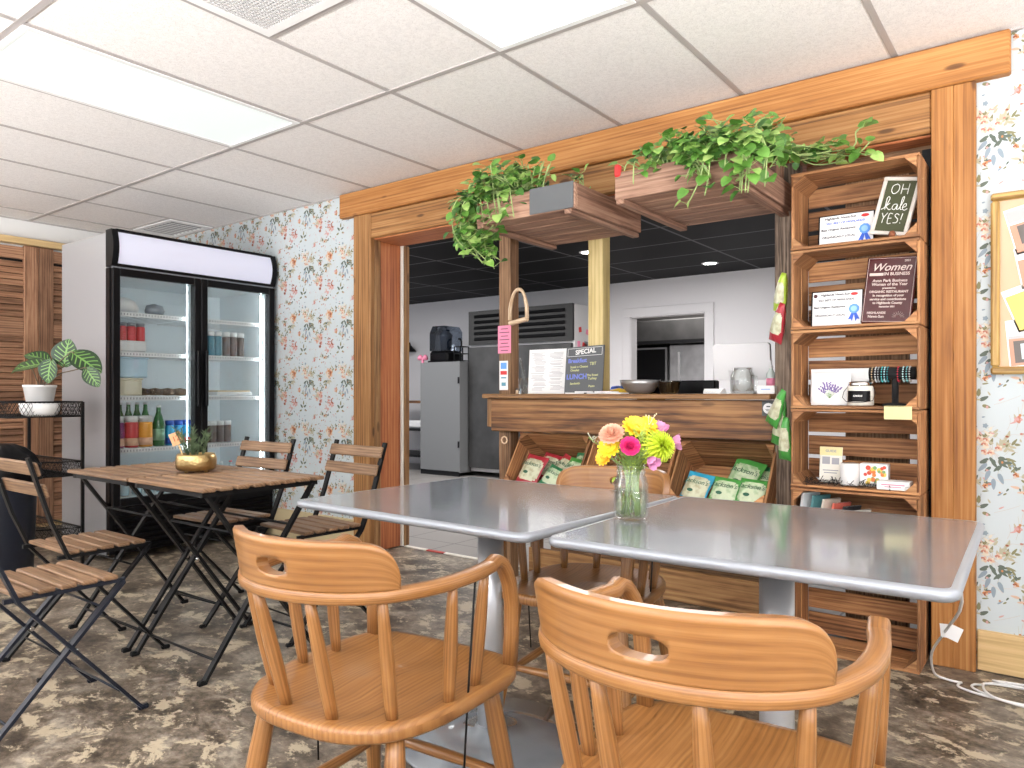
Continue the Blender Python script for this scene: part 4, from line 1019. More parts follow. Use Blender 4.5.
bag('green snack bag leaning on the back right bag, left tilted crate', 0, .33, .06, .125, R(12), .14, .17, BG_, CRG)
bag('green snack bag lying at the front centre of the left tilted crate', 0, .255, .014, .06, R(20), .13, .13, BDG, CRG)
bag('green snack bag in the front right corner of the left tilted crate', 0, .375, .014, .06, R(10), .115, .12, BG_, CRG)
bag('lime green snack bag in the middle crate, behind the chair crest', 1, .12, .07, .10, R(-70), .13, .17, BLM, CRG)
bag('lime snack bag deeper in the middle crate, beside the flowers', 1, .24, .05, .12, R(18), .13, .16, BLM, CRE)
bag('blue-topped snack bag in the right tilted crate', 2, .085, .014, .09, R(10), .135, .165, BB_, CRE)
bag('tall green snack bag leaning at the back of the right tilted crate', 2, .255, .095, .155, R(14), .15, .205, BG_, CRG)
bag('green snack bag behind the tall one, right tilted crate', 2, .365, .095, .195, R(8), .13, .19, BDG, CRG)
bag('green snack bag at the front centre of the right tilted crate', 2, .235, .014, .075, R(6), .135, .14, BG_, CRG)
bag('green snack bag at the front right of the right tilted crate', 2, .362, .014, .07, R(4), .135, .14, BG_, CRG)
# bags hanging on the grey post
def hang(label, u, v, Y, w_, h_, th, roll, yaw, endm, bodym):
    p = at_y(u, v, Y); t = thing('hanging_snack_bag', label, 'snack bag', p, (R(6), roll, yaw), 'snack bags hung on the grey post'); bag_parts(t, w_*.92, h_, th, endm, bodym, .3, taper=.62)
YB = 3.145
hang('yellow-ended snack bag hung topmost on the grey post', 779, 312, YB, .075, .165, .05, R(17), R(-30), BLM, CRE)
hang('red-ended snack bag hung under the yellow one on the grey post', 775, 342, YB, .085, .17, .05, R(22), R(-30), BR_, CRE)
hang('green-ended snack bag hung leftmost on the grey post beside the counter', 771, 425, YB-.035, .075, .17, .045, R(30), R(-25), BG_, CRE)
hang('green-ended snack bag hung in the middle of three beside the counter', 777, 445, YB, .075, .20, .045, R(17), R(-28), BG_, CRE)
hang('green-ended snack bag hung lowest, touching the crate stack', 785.5, 460, YB-.03, .075, .18, .05, R(6), R(-25), BG_, CRE)

# ------------------------------------------------------------------ planter boxes under the beam
def planter_box(label, x0, x1, slate):
    y0, y1, z0, z1 = 2.60, 3.20, 1.812, 1.917
    t = thing('planter_box', label, 'planter', ((x0+x1)/2, (y0+y1)/2, z0)); w_ = x1-x0; d_ = y1-y0; m = M_['planter']
    b = MB(); b.box((0, -d_/2+.009, .055), (w_, .018, .11), bev=.003); b.build('front_board', m, t)
    for s_ in (-1, 1): b = MB(); b.box((s_*(w_/2-.009), .008, .055), (.018, d_-.02, .11), bev=.003); b.build('end_board', m, t)
    b = MB(); b.box((0, d_/2-.009, .055), (w_-.04, .018, .11), bev=.003); b.build('back_board', m, t)
    b = MB()
    for k in range(6): b.box((0, -d_/2+.055+(d_-.11)*k/5, .008), (w_-.038, (d_-.02)/6-.004, .014), bev=.002)
    b.build('bottom_slats', m, t)
    for s_ in (-1, 1): b = MB(); b.box((s_*(w_/2-.03), -.005, -.011), (.036, d_+.01, .020), bev=.003); b.build('runner', m, t)
    for s_ in (-1, 1): b = MB(); b.bar((s_*(w_/2-.05), d_/2-.03, .0), (s_*(w_/2-.05), d_/2, .23), .03, .03); b.build('hanger', m, t)
    b = MB(); b.box((0, 0, .06), (w_-.05, d_-.05, .06)); b.build('soil', M_['soil'], t)
    if slate:
        b = MB(); b.box((w_/2-.118, -d_/2-.004, .058), (.225, .006, .112), bev=.002, tone=0); b.build('slate_tag', M_['chalkboard'], t)['label'] = 'dark grey slate tag'
    return t
planter_box('wooden planter box with a slate tag, under the beam at left', -2.175, -1.638, True)
planter_box('wooden planter box without a tag, reaching to the crate shelves', -1.45, -.93, False)
for (u, v, lb) in ((454, 206, 'small red clip among the leaves of the left vine'), (620, 172, 'small red clip on the left end of the right planter box')):
    p = at_y(u, v, 2.62); b = MB(); b.box((0, 0, .0), (.028, .02, .05), bev=.008, tone=0); tag(b.build('red_clip', M_['red'], loc=(max(p.x, -2.15), 2.603, 1.93)), lb, 'clip')

# trailing vines
leafm = [noisy('vine_leaf_green', (.06, .17, .022), (.15, .33, .055), 14, .42), noisy('vine_leaf_lime', (.18, .36, .06), (.40, .55, .17), 22, .42), noisy('vine_leaf_deep', (.028, .09, .016), (.075, .20, .035), 14, .4)]
stemm = mat('vine_stem', (.30, .40, .14), .5)
def leaf(mb, p, d, up, l, m, tone=0, fold=.18, wd=.42):
    p, d = Vector(p), Vector(d).normalized(); up = Vector(up); up = up-d*up.dot(d)
    if up.length < 1e-3: up = frame_z(d)[0]
    up.normalize(); x = d.cross(up)
    C_ = [(0, 0), (.22, .01), (.5, 0), (.8, -.06), (1.0, -.16)]; Wd = [.0, .40, .44, .26, 0]; b0 = len(mb.v); s = l
    for i, ((f, dz), w_) in enumerate(zip(C_, Wd)):
        c = p+d*(f*s)+up*(dz*s); w2 = w_*s*wd/.42
        back = -.14*s if i == 1 else 0
        mb.v += [c+x*w2+up*(fold*w2)+d*back, c, c-x*w2+up*(fold*w2)+d*back]
    for i in range(4):
        for k in (0, 1):
            q = [b0+i*3+k, b0+i*3+k+1, b0+(i+1)*3+k+1, b0+(i+1)*3+k]; f0, f1 = C_[i][0], C_[i+1][0]
            uv = [(f0, (k-1)*Wd[i]), (f0, k*Wd[i]), (f1, k*Wd[i+1]), (f1, (k-1)*Wd[i+1])]; mb.face(q, uv, tone, m, True)
def vine_plant(label, name, vines, seed, lsize):
    rr = random.Random(seed); bl = MB(); bs = MB(); base = Vector(vines[0][0][0])
    t = thing(name, label, 'plant', base)
    for pts, nl in vines:
        P = [Vector(p)-base for p in pts]; Q = []
        for i in range(len(P)-1):
            p0, p1, p2, p3 = P[max(i-1, 0)], P[i], P[i+1], P[min(i+2, len(P)-1)]
            for k in range(5):
                u = k/5; Q.append(.5*(2*p1+(p2-p0)*u+(2*p0-5*p1+4*p2-p3)*u*u+(3*p1-p0-3*p2+p3)*u**3))
        Q.append(P[-1]); bs.tube(Q, [.0028]*(len(Q)-1)+[.0015], 5)
        for k in range(nl):
            f = (k+.6)/nl*(len(Q)-1); i = min(int(f), len(Q)-2); p = Q[i].lerp(Q[i+1], f-i); dr = (Q[i+1]-Q[i]).normalized()
            a = rr.uniform(0, 6.28); out = Vector((math.cos(a), math.sin(a)-.35, rr.uniform(-.1, .7))); pet = p+out.normalized()*rr.uniform(.015, .05)
            bs.tube([p, pet], [.0014, .0011], 4, cap=False)
            d = (out*.7+dr*.35+Vector((0, -.15, rr.uniform(-.9, .1)))).normalized(); m = rr.choice((0, 0, 0, 1, 2, 0, 1))
            leaf(bl, pet, d, (rr.uniform(-.4, .4), -.7, .8), lsize*rr.uniform(.65, 1.2), m)
    bl.build('leaves', leafm, t); bs.build('stems', stemm, t); return t
rr = random.Random(3)
V = []
for k in range(46):        # bushy crown of the left vine
    x = rr.uniform(-2.16, -1.90); y = rr.uniform(2.61, 2.86); a = rr.uniform(-.12, .05)
    V.append(([(x, y, 1.89), (x+a*.5, y-.03, 1.96+rr.uniform(0, .05)), (x+a, y-rr.uniform(.02, .08), 1.98+rr.uniform(-.03, .10))], 9))
for k in range(12):        # upright grassy stems
    x = rr.uniform(-1.98, -1.84); V.append(([(x, 2.68, 1.89), (x+.01, 2.67, 1.97), (x+rr.uniform(-.02, .06), 2.66, 2.03+rr.uniform(0, .04))], 5))
for k in range(4):
    x = rr.uniform(-1.76, -1.70); V.append(([(x, 2.78, 1.90), (x, 2.77, 1.97), (x+rr.uniform(-.03, .03), 2.76, 2.0)], 3))
for k in range(20):        # falls over the left end
    x = -2.135-rr.uniform(0, .06); y = rr.uniform(2.58, 2.74); e = rr.uniform(1.585, 1.82)
    V.append(([(x+.06, y, 1.90), (x-.05, y-.02, 1.95), (x-.10, y-.03, 1.87), (x-.07+rr.uniform(-.03, .03), y-.03, 1.75), (x-.0+rr.uniform(-.02, .06), y-.02, e)], 17))
for k in range(6):
    x = rr.uniform(-2.14, -1.96); V.append(([(x, 2.64, 1.91), (x+.01, 2.575, 1.94), (x+.02, 2.57, 1.88), (x+.03, 2.575, 1.82+rr.uniform(-.03, .02))], 6))
vine_plant('trailing vine spilling over the left end of the tagged planter box', 'trailing_vine', V, 11, .045)
V = []
for k in range(78):
    x = rr.uniform(-1.30, -.90); y = rr.uniform(2.61, 2.90); a = rr.uniform(-.08, .12); h = .75+.25*min(1, (x+1.30)/.2)
    V.append(([(x, y, 1.90), (x+a*.5, y-.02, 1.95+rr.uniform(0, .05)*h), (x+a, y-rr.uniform(0, .08), 1.94+rr.uniform(-.02, .13)*h)], 9))
for k in range(20):
    x = rr.uniform(-1.14, -.94); e = rr.uniform(1.80, 1.93)
    V.append(([(x, 2.64, 1.91), (x+.02, 2.57, 1.96), (x+.04, 2.54, 1.91), (x+rr.uniform(-.02, .08), 2.55, e)], 9))
for k in range(9):
    x = rr.uniform(-1.0, -.90); V.append(([(x, 2.66, 1.92), (x+.04, 2.58, 1.95), (x+.07, 2.57, 1.88), (x+.06, 2.58, 1.78+rr.uniform(-.04, .04))], 9))
V.append(([(-1.05, 2.6, 1.90), (-1.05, 2.55, 1.92), (-1.06, 2.54, 1.83), (-1.10, 2.55, 1.76), (-1.125, 2.56, 1.735)], 7))
V.append(([(-1.03, 2.6, 1.90), (-1.03, 2.55, 1.92), (-1.03, 2.54, 1.83), (-1.05, 2.55, 1.755)], 5))
for k in range(14):        # runs over the top of the crates
    z = 1.955+rr.uniform(0, .05); y = 2.98+rr.uniform(-.03, .12)
    V.append(([(-.96, 2.75, 1.91), (-.90, y-.1, 2.0), (-.83+rr.uniform(-.05, .04), y, z), (-.75+rr.uniform(-.06, .06), y+.02, z)], 8))
V.append(([(-.90, 2.85, 1.94), (-.78, 3.0, 1.975), (-.70, 3.04, 1.965), (-.645, 3.03, 1.99), (-.64, 3.02, 2.035), (-.61, 3.01, 2.045)], 10))
V.append(([(-.70, 3.04, 1.96), (-.64, 3.03, 1.95), (-.59, 3.02, 1.985)], 4)); V.append(([(-.66, 3.04, 1.96), (-.62, 3.02, 1.945), (-.60, 3.0, 1.93)], 4))
V.append(([(-1.33, 2.64, 1.91), (-1.37, 2.57, 1.94), (-1.385, 2.56, 1.91)], 2)); V.append(([(-1.33, 2.64, 1.91), (-1.34, 2.565, 1.94), (-1.345, 2.56, 1.85)], 2))
vine_plant('trailing vine spreading from the right planter box over the crates', 'trailing_vine', V, 19, .046)

# ------------------------------------------------------------------ things on the crate shelves
def cz(k): return CZ[k-1]+.0135
def ribbon(parent, x, z, s):
    b = MB(); P = [(s*.9*math.cos(k*PI/9)*(1+.07*(k % 2)), s*.9*math.sin(k*PI/9)*(1+.07*(k % 2))) for k in range(18)]
    b.prism(P, (x, -.0078, z), (1, 0, 0), (0, 0, 1), .0008, mat=1, tone=0)
    for s_ in (-1, 1): b.prism([(0, -s*.6), (s_*s*.35, -s*.6), (s_*s*1.05, -s*2.1), (s_*s*.55, -s*2.0), (s_*s*.3, -s*2.5), (0, -s*1.1)], (x, -.0072, z), (1, 0, 0), (0, 0, 1), .0006, mat=0, tone=0)
    b.prism([(s*.55*math.cos(k*PI/8), s*.55*math.sin(k*PI/8)) for k in range(16)], (x, -.0088, z), (1, 0, 0), (0, 0, 1), .0008, mat=2, tone=0)
    return b.build('ribbon_rosette', [M_['blue'], M_['ltblue'], cmat('ribbon_pale', (.30, .55, .92))], parent)
def award(label, x0, x1, y, z, h, lean, seal):
    w_ = x1-x0; t = thing('award_certificate', label, 'certificate', ((x0+x1)/2, y, z), (R(-lean), 0, 0))
    b = MB(); b.box((0, .002, h/2), (w_, .012, h), bev=.002, tone=0); b.build('frame', M_['blackp'], t)
    b = MB(); b.box((.002, -.005, h/2), (w_-.010, .002, h-.010), tone=0); b.build('sheet', M_['paper'], t)
    I = M_['ink']; y_ = -.0066
    lettering(t, 'Highlands News-Sun', w_*.068, -.005 if seal else -.02, h*.88, I, y_)
    if seal:
        b = MB(); b.prism([(.008*math.cos(k*PI/8), .008*math.sin(k*PI/8)) for k in range(16)], (-w_*.41, -.0062, h*.87), (1, 0, 0), (0, 0, 1), .0008, tone=0); b.build('seal', M_['maroon'], t)
    b = MB(); b.prism([(w_*.07*math.cos(k*PI/8), w_*.032*math.sin(k*PI/8)) for k in range(16)], (w_*.34, -.0062, h*.87), (1, 0, 0), (0, 0, 1), .0008, tone=0); b.build('red_stamp', M_['red'], t)
    lettering(t, '2021 BEST OF HIGHLANDS', w_*.058, -.002, h*.73, M_['blue'] if not seal else I, y_)
    lettering(t, 'Best Organic Restaurant', w_*.062, -w_*.13, h*.54, I, y_)
    flat(t, 'rule', [(-w_*.1, h*.44, w_*.2, .0012)], M_['greyink'], y_+.0002)
    lettering(t, 'ORGANICALLY LOCAL', w_*.058, -w_*.12, h*.31, I, y_)
    ribbon(t, w_*.34, h*.46, w_*.105)
award('framed white award with a blue rosette, on the top crate shelf', at_y(816.5, 230, 3.13).x, at_y(873, 230, 3.13).x, 3.15, cz(6), .135, 7, False)
award('framed white award with red seal and blue rosette, beside the maroon plaque', at_y(810, 305, 3.13).x, at_y(862, 305, 3.13).x, 3.14, cz(5), .148, 6, True)
# chalk sign
p0, p1 = at_y(870, 240, 3.10), at_y(908, 240, 3.10)
t = thing('chalk_sign', 'olive chalk sign in a pale frame leaning right on the top crate shelf', 'sign', (p0.x-.002, 3.105, cz(6)+.028), Euler((R(-8), R(12), R(-8))).to_quaternion().to_euler())
sw, sh = .135, .225
b = MB(); 
for (c, s) in (((sw/2, 0, .007), (sw, .014, .014)), ((sw/2, 0, sh-.007), (sw, .014, .014)), ((.007, 0, sh/2), (.014, .014, sh-.028)), ((sw-.007, 0, sh/2), (.014, .014, sh-.028))): b.box(c, s, bev=.002, tone=0)
b.build('frame', M_['greyframe'], t)
b = MB(); b.box((sw/2, .002, sh/2), (sw-.026, .006, sh-.026), tone=0); b.build('board', M_['chalkgreen'], t)
def strokes(parent, lines, m, r=.0016, y=-.0015, name='chalk_lettering'):
    b = MB()
    for P in lines:
        Q = []
        for i in range(len(P)-1):
            g = lambda j: P[min(max(j, 0), len(P)-1)]
            p0, p1_, p2, p3 = g(i-1), g(i), g(i+1), g(i+2)
            for k in range(4):
                u = k/4; Q.append(tuple(.5*(2*p1_[a]+(p2[a]-p0[a])*u+(2*p0[a]-5*p1_[a]+4*p2[a]-p3[a])*u*u+(3*p1_[a]-p0[a]-3*p2[a]+p3[a])*u**3) for a in (0, 1)))
        Q.append(P[-1]); b.tube([(q[0], y, q[1]) for q in Q], r, 5, tone=0)
    return b.build(name, m, parent)
S_ = lambda pts, ox_, oz_, k: [(ox_+k*x, oz_+k*z) for x, z in pts]
ln = []
k = .038; ox_, oz_ = .036, .160
ln += [S_([(.45, 1), (.1, .8), (.05, .3), (.35, 0), (.7, .3), (.7, .8), (.45, 1)], ox_, oz_, k), S_([(1.0, 1), (1.0, 0)], ox_, oz_, k), S_([(1.6, 1.05), (1.6, 0)], ox_, oz_, k), S_([(1.0, .5), (1.6, .52)], ox_, oz_, k)]
k = .034; ox_, oz_ = .024, .098
ln += [S_([(-.2, .0), (.15, .3), (.45, 1.2), (.3, 1.5), (.15, 1.2), (.2, 0)], ox_, oz_, k), S_([(.2, .35), (.6, .75), (.25, .4), (.65, 0), (.8, .1)], ox_, oz_, k),
       S_([(1.4, .65), (1.05, .6), (.95, .15), (1.25, .05), (1.45, .6), (1.45, .1), (1.65, .1)], ox_, oz_, k), S_([(1.65, .1), (1.9, .8), (1.95, 1.5), (1.78, 1.3), (1.8, .2), (2.0, .05)], ox_, oz_, k), S_([(2.0, .3), (2.35, .45), (2.3, .75), (2.08, .6), (2.05, .15), (2.3, .0), (2.55, .2)], ox_, oz_, k)]
k = .036; ox_, oz_ = .026, .046
ln += [S_([(0, 1.05), (.25, .55)], ox_, oz_, k), S_([(.55, 1.1), (.25, .55), (.2, 0)], ox_, oz_, k), S_([(1.1, 1), (.75, 1), (.75, 0), (1.1, 0)], ox_, oz_, k), S_([(.75, .52), (1.05, .55)], ox_, oz_, k), S_([(1.75, .9), (1.5, 1.05), (1.35, .8), (1.7, .45), (1.65, .1), (1.3, .05)], ox_, oz_, k), S_([(2.05, 1.1), (2.0, .4)], ox_, oz_, k), S_([(2.0, .1), (2.0, .03)], ox_, oz_, k)]
strokes(t, ln, M_['chalk'], .0015)
b = MB(); b.lathe([(0, 0), (.011, .003), (.013, .012), (.008, .022), (0, .024)], 10); tag(b.build('pine_cone', noisy('rust_cone', (.12, .03, .01), (.3, .1, .04), 120, .7), loc=(at_y(892, 232, 3.07).x, 3.07, cz(6))), 'tiny rust-brown cone in front of the olive chalk sign', 'ornament')
# maroon plaque
x0, x1 = at_y(861, 290, 3.09).x, at_y(909, 290, 3.09).x
t = thing('award_plaque', 'maroon glossy plaque headed Women in Business on the crate shelf', 'plaque', ((x0+x1)/2, 3.10, cz(5)), (R(-9), R(4), R(-4)))
pw, ph = .178, .262
b = MB(); b.box((0, .004, ph/2), (pw, .016, ph), bev=.003, tone=0); b.build('plate', M_['maroon'], t)
b = MB()
for (c, s) in (((0, -.0045, .006), (pw-.012, .001, .0012)), ((0, -.0045, ph-.006), (pw-.012, .001, .0012)), ((-pw/2+.006, -.0045, ph/2), (.0012, .001, ph-.012)), ((pw/2-.006, -.0045, ph/2), (.0012, .001, ph-.012))): b.box(c, s, tone=0)
PKT = mat('plaque_engraving', (.62, .50, .46), .5)
b.build('border_line', PKT, t)
y_ = -.0056
lettering(t, '2021', .011, .055, ph*.93, PKT, y_); lettering(t, 'Women', .042, 0, ph*.835, PKT, y_, .35)
lettering(t, 'IN BUSINESS', .0165, .022, ph*.735, PKT, y_)
flat(t, 'name_bar', [(-.050, ph*.733, .050, .011)], PKT, y_+.0004)
for i, (tx, sz) in enumerate((('Avon Park Business', .0155), ('Woman of the Year', .0155), ('presented to', .009), ('ORGANIC RESTAURANT', .0125), ('In recognition of your', .0125), ('service and contributions', .0125), ('to Highlands County', .0125), ('September 2021', .0085))): lettering(t, tx, sz, 0, ph*(.635-.056*i), PKT, y_)
lettering(t, 'HIGHLANDS', .012, -.035, ph*.15, PKT, y_); lettering(t, 'News-Sun', .014, -.035, ph*.095, PKT, y_)
b = MB()
for k in range(9):
    a = PI*k/8; b.bar((.043+.008*math.cos(a), y_, ph*.09+.008*math.sin(a)), (.043+.022*math.cos(a), y_, ph*.09+.022*math.sin(a)), .002, .0006)
b.build('sun_emblem', PKT, t)
# fourth crate: lavender card, blank card, jar candle, bracelet stand, note
z = cz(4)
x0, x1 = at_y(809.5, 390, 3.18).x, at_y(868, 390, 3.18).x
b = MB(); b.box((0, 0, .075), (x1-x0, .004, .15), bev=.001, tone=0); tag(b.build('blank_card', M_['paper'], loc=((x0+x1)/2, 3.19, z), rot=(R(-6), 0, 0)), 'wide white card standing behind the lavender card', 'card')
x0, x1 = at_y(811, 390, 3.15).x, at_y(850, 390, 3.15).x; w_ = x1-x0
t = thing('greeting_card', 'white greeting card printed with a purple lavender bunch', 'card', ((x0+x1)/2, 3.15, z), (R(-7), 0, 0))
b = MB(); b.box((0, 0, .066), (w_, .003, .132), bev=.001, tone=0); b.build('card', M_['paper'], t)
LV = mat('lavender_print', (.20, .14, .38), .7); LG_ = mat('lavender_stem_print', (.22, .40, .16), .7); b = MB(); rr = random.Random(9)
for k in range(9):
    a = PI/2+(k-4)*.2; l = rr.uniform(.055, .075); q = Vector((math.cos(a), 0, math.sin(a))); o0 = Vector((-.003, -.0022, .028))
    b.bar(o0, o0+q*l, .0010, .0006, up=(0, 1, 0), mat=1, tone=0)
    for j in range(7):
        c = o0+q*(l*(.55+.07*j))+Vector((rr.uniform(-.003, .003), 0, 0)); b.box(c, (.0055, .001, .0055), Matrix.Rotation(rr.uniform(0, 1.5), 4, 'Y'), tone=0)
b.box((-.003, -.0024, .045), (.014, .001, .003), Matrix.Rotation(.3, 4, 'Y'), mat=1, tone=0)
b.build('lavender_print', [LV, LG_], t)
p = at_y(860.5, 404, 3.12)
t = thing('jar_candle', 'white jar candle with black label and wire bail, beside the lavender card', 'candle', (p.x, 3.12, z))
b = MB(); b.lathe([(.044, 0), (.048, .004), (.048, .07), (.044, .076)], 28); b.build('jar', M_['offwhite'], t)
b = MB(); b.lathe([(.044, .076), (.046, .078), (.046, .090), (.040, .094), (0, .094)], 28); b.build('lid', M_['chrome'], t)
b = MB(); b.grid(lambda u, v: (.0485*math.sin((u-.5)*2.0), -.0485*math.cos((u-.5)*2.0), .016+.042*v), 14, 1, tone=0); b.build('label', M_['blackp'], t)
lettering(t, 'CANDLE', .0085, 0, .038, M_['chalk'], -.0492)
b = MB(); b.tube([(-.046, -.0, .075), (-.058, -.012, .055), (-.062, -.02, .032), (-.045, -.036, .016), (-.01, -.052, .012), (.02, -.05, .014), (.05, -.03, .02), (.056, -.01, .05), (.046, 0, .075)], .0012, 6); b.build('wire_bail', M_['black'], t)
p = at_y(895, 404, 3.13)
t = thing('bracelet_stand', 'black velvet T-bar bracelet stand on the crate shelf', 'display stand', (p.x, 3.135, z))
VEL = mat('black_velvet', (.008, .008, .009), .95)
b = MB(); b.lathe([(.045, 0), (.045, .008), (.012, .012), (.012, .03)], 20); b.build('base', VEL, t)
b = MB(); b.tube([(0, 0, .02), (0, 0, .115)], .012, 14); b.build('stem', VEL, t)
b = MB(); b.tube([(-.092, 0, .125), (-.09, 0, .125), (.07, 0, .125), (.072, 0, .125)], [.014, .024, .024, .014], 20); b.build('bar', VEL, t)
bc = [('tan beaded', (.45, .33, .2)), ('silver beaded', (.6, .6, .6)), ('grey beaded', (.3, .32, .33)), ('turquoise beaded', (.08, .42, .42)), ('pale blue beaded', (.35, .6, .65)), ('dark teal beaded', (.03, .2, .22)), ('red beaded', (.5, .03, .05)), ('white and turquoise beaded', (.55, .75, .75)), ('light teal beaded', (.2, .5, .52)), ('pearl grey beaded', (.6, .58, .55))]
for i, (nm, c) in enumerate(bc):
    xx = (-.078, -.066, -.056, -.044, -.034, -.024, .012, .030, .042, .052)[i]
    b = MB()
    for k in range(18):
        a = 2*PI*k/18; b.lathe([(0, -.0036), (.0036, 0), (0, .0036)], 6, (xx, .0285*math.cos(a), .1215+.0285*math.sin(a)), tone=rnd.uniform(-1, 1))
    tag(b.build('bracelet', cmat('bead_'+nm.replace(' ', '_'), c, .25), loc=(p.x, 3.135, z)), nm+' bracelet on the black velvet stand', 'bracelet', 'bracelets on the velvet bar')
x0, x1 = at_y(884, 415, 3.04).x, at_y(912, 415, 3.04).x
b = MB(); b.box((0, -.0015, -.024), (x1-x0, .001, .048), Matrix.Rotation(R(4), 4, 'X'), tone=0); b.box((0, .018, .002), (x1-x0, .04, .001), tone=0)
tag(b.build('sticky_note', M_['yelpaper'], loc=((x0+x1)/2, 3.0415, CZ[3]+.012)), 'pale yellow price note hanging from the bracelet shelf edge', 'note')
# third crate
z = cz(3)
b = MB(); rr = random.Random(4)
for k in range(260):
    c = Vector((rr.uniform(-.86, -.48), rr.uniform(3.06, 3.14), z+rr.uniform(.002, .012)*(1+math.sin(k)*.5))); d = Vector((rr.uniform(-1, 1), rr.uniform(-1, 1), rr.uniform(-.2, .4))).normalized()
    b.bar(c, c+d*rr.uniform(.02, .04), .0025, .0008)
tag(b.build('shredded_paper', M_['rubber']), 'black shredded paper bedding on the booklet shelf', 'shredded paper', kind='stuff')
x0, x1 = at_y(819, 462, 3.15).x, at_y(841.5, 462, 3.15).x; w_ = x1-x0
t = thing('booklet', 'yellow-topped upright booklet beside the white candle on the crate shelf', 'booklet', ((x0+x1)/2, 3.155, z+.002), (R(-6), 0, 0))
b = MB(); b.box((0, 0, .0725), (w_, .008, .145), bev=.001, tone=0); b.build('cover', M_['offwhite'], t)
b = MB(); b.box((0, -.0045, .1275), (w_, .001, .034), tone=0); b.build('title_band', M_['yelpaper'], t)
lettering(t, 'GUIDE', .014, 0, .128, M_['greyink'], -.0055)
flat(t, 'printed_picture', [(-.018, .09, .03, .03), (.018, .088, .028, .026), (0, .05, .06, .004), (0, .04, .05, .004)], M_['greyink'], -.0045)
p = at_y(850, 482, 3.12)
b = MB(); b.lathe([(.033, 0), (.036, .004), (.036, .082), (.033, .086), (0, .084)], 28); tag(b.build('pillar_candle', M_['paper'], loc=(p.x, 3.12, z+.002)), 'plain white cylinder candle between the booklet and fruit print box', 'candle')
x0, x1 = at_y(861, 470, 3.15).x, at_y(889, 470, 3.15).x; w_ = x1-x0
t = thing('gift_box', 'upright white box printed with orange fruit, on the booklet shelf', 'box', ((x0+x1)/2, 3.15, z+.002))
b = MB(); b.box((0, 0, .044), (w_, .05, .088), bev=.002, tone=0); b.build('carton', M_['paper'], t)
b = MB(); rr = random.Random(2); FM = [cmat('print_fruit_orange', (.75, .22, .06)), cmat('print_fruit_yellow', (.82, .60, .12)), cmat('print_fruit_red', (.62, .08, .05)), LG_]
for k in range(26):
    r_ = rr.uniform(.005, .010); b.prism([(r_*math.cos(q*PI/5), r_*math.sin(q*PI/5)) for q in range(10)], (rr.uniform(-w_/2+.01, w_/2-.01), -.0254-.00012*k, rr.uniform(.012, .078)), (1, 0, 0), (0, 0, 1), .0004, mat=k % 4, tone=0)
b.build('fruit_print', FM, t)
x0, x1 = at_y(878, 488, 3.09).x, at_y(911, 488, 3.09).x; w_ = x1-x0
t = thing('flat_box', 'flat white box with pink print lying at the right of the booklet shelf', 'box', ((x0+x1)/2, 3.10, z))
b = MB(); b.box((0, 0, .016), (w_, .08, .032), bev=.002, tone=0); b.build('carton', M_['paper'], t)
flat(t, 'pink_print', [(0, .02, w_*.7, .004), (0, .012, w_*.5, .003)], M_['pinkpaper'], -.0404)
# second crate: leaning cards
z = cz(2)
CC = [('white', (.8, .82, .85)), ('teal', (.10, .28, .30)), ('cream', (.75, .68, .58)), ('coral red', (.65, .14, .10)), ('black', (.03, .03, .035)), ('white edged', (.78, .76, .72)), ('tan', (.55, .36, .18))]
for i, (nm, c) in enumerate(CC):
    u = 796+8.5*i; p = at_y(u, 505, 3.10)
    t = thing('small_book', nm+' slim booklet leaning in the second crate from the floor', 'booklet', (p.x-.01, 3.10, z), (0, R(9+2*i), R(-25)), 'slim booklets in the low crate')
    h = (.295, .287, .278, .268, .26, .25, .24)[i]
    b = MB(); b.box((0, .05, h/2), (.010, .10, h), bev=.001, tone=0); b.build('cover', cmat('cover_'+nm.replace(' ', '_'), c, .5), t)
    b = MB(); b.box((0, .051, h/2+.001), (.006, .098, h-.002), tone=0); b.build('pages', M_['paper'], t)

# ------------------------------------------------------------------ things on the counter
ZT = 1.0335
def stuck(name, label, cat, u0, v0, u1, v1, Y, m, th=.001):
    a, c = at_y(u0, v0, Y), at_y(u1, v1, Y); t = thing(name, label, cat, ((a.x+c.x)/2, Y, (a.z+c.z)/2)); b = MB(); b.box((0, 0, 0), (abs(c.x-a.x), th, abs(a.z-c.z)), tone=0); b.build('sheet', m, t); return t, abs(c.x-a.x), abs(a.z-c.z)
t, w_, h_ = stuck('pink_note', 'bright pink handwritten notes stuck on the dark brown post', 'note', 498, 326, 511, 353, 3.2385, M_['pinkpaper'])
flat(t, 'handwriting', [(0, h_*(.38-.13*k), w_*(.75 if k % 2 else .55), h_*.025) for k in range(7)], M_['ink'], -.0008)
t, w_, h_ = stuck('card_sticker', 'white card-payment sticker strip low on the dark brown post', 'sticker', 499.5, 361, 508, 390, 3.2385, M_['paper'])
flat(t, 'blue_mark', [(0, h_*.33, w_*.7, h_*.22)], M_['ltblue'], -.0008); flat(t, 'red_mark', [(0, h_*.09, w_*.75, h_*.13)], M_['red'], -.0008); flat(t, 'grey_print', [(0, -h_*.08, w_*.6, h_*.05), (0, -h_*.3, w_*.5, h_*.12)], cmat('teal_ink', (.1, .3, .4)), -.0008)
t, w_, h_ = stuck('round_sticker', 'round white sticker on dark square at the right end of the counter board', 'sticker', 762, 401, 775, 416, 3.200, M_['chalkboard'])
b = MB(); r_ = w_*.42; b.prism([(r_*math.cos(k*PI/10), r_*math.sin(k*PI/10)) for k in range(20)], (0, -.0006, 0), (1, 0, 0), (0, 0, 1), .0005, tone=0); b.build('disc', M_['paper'], t)
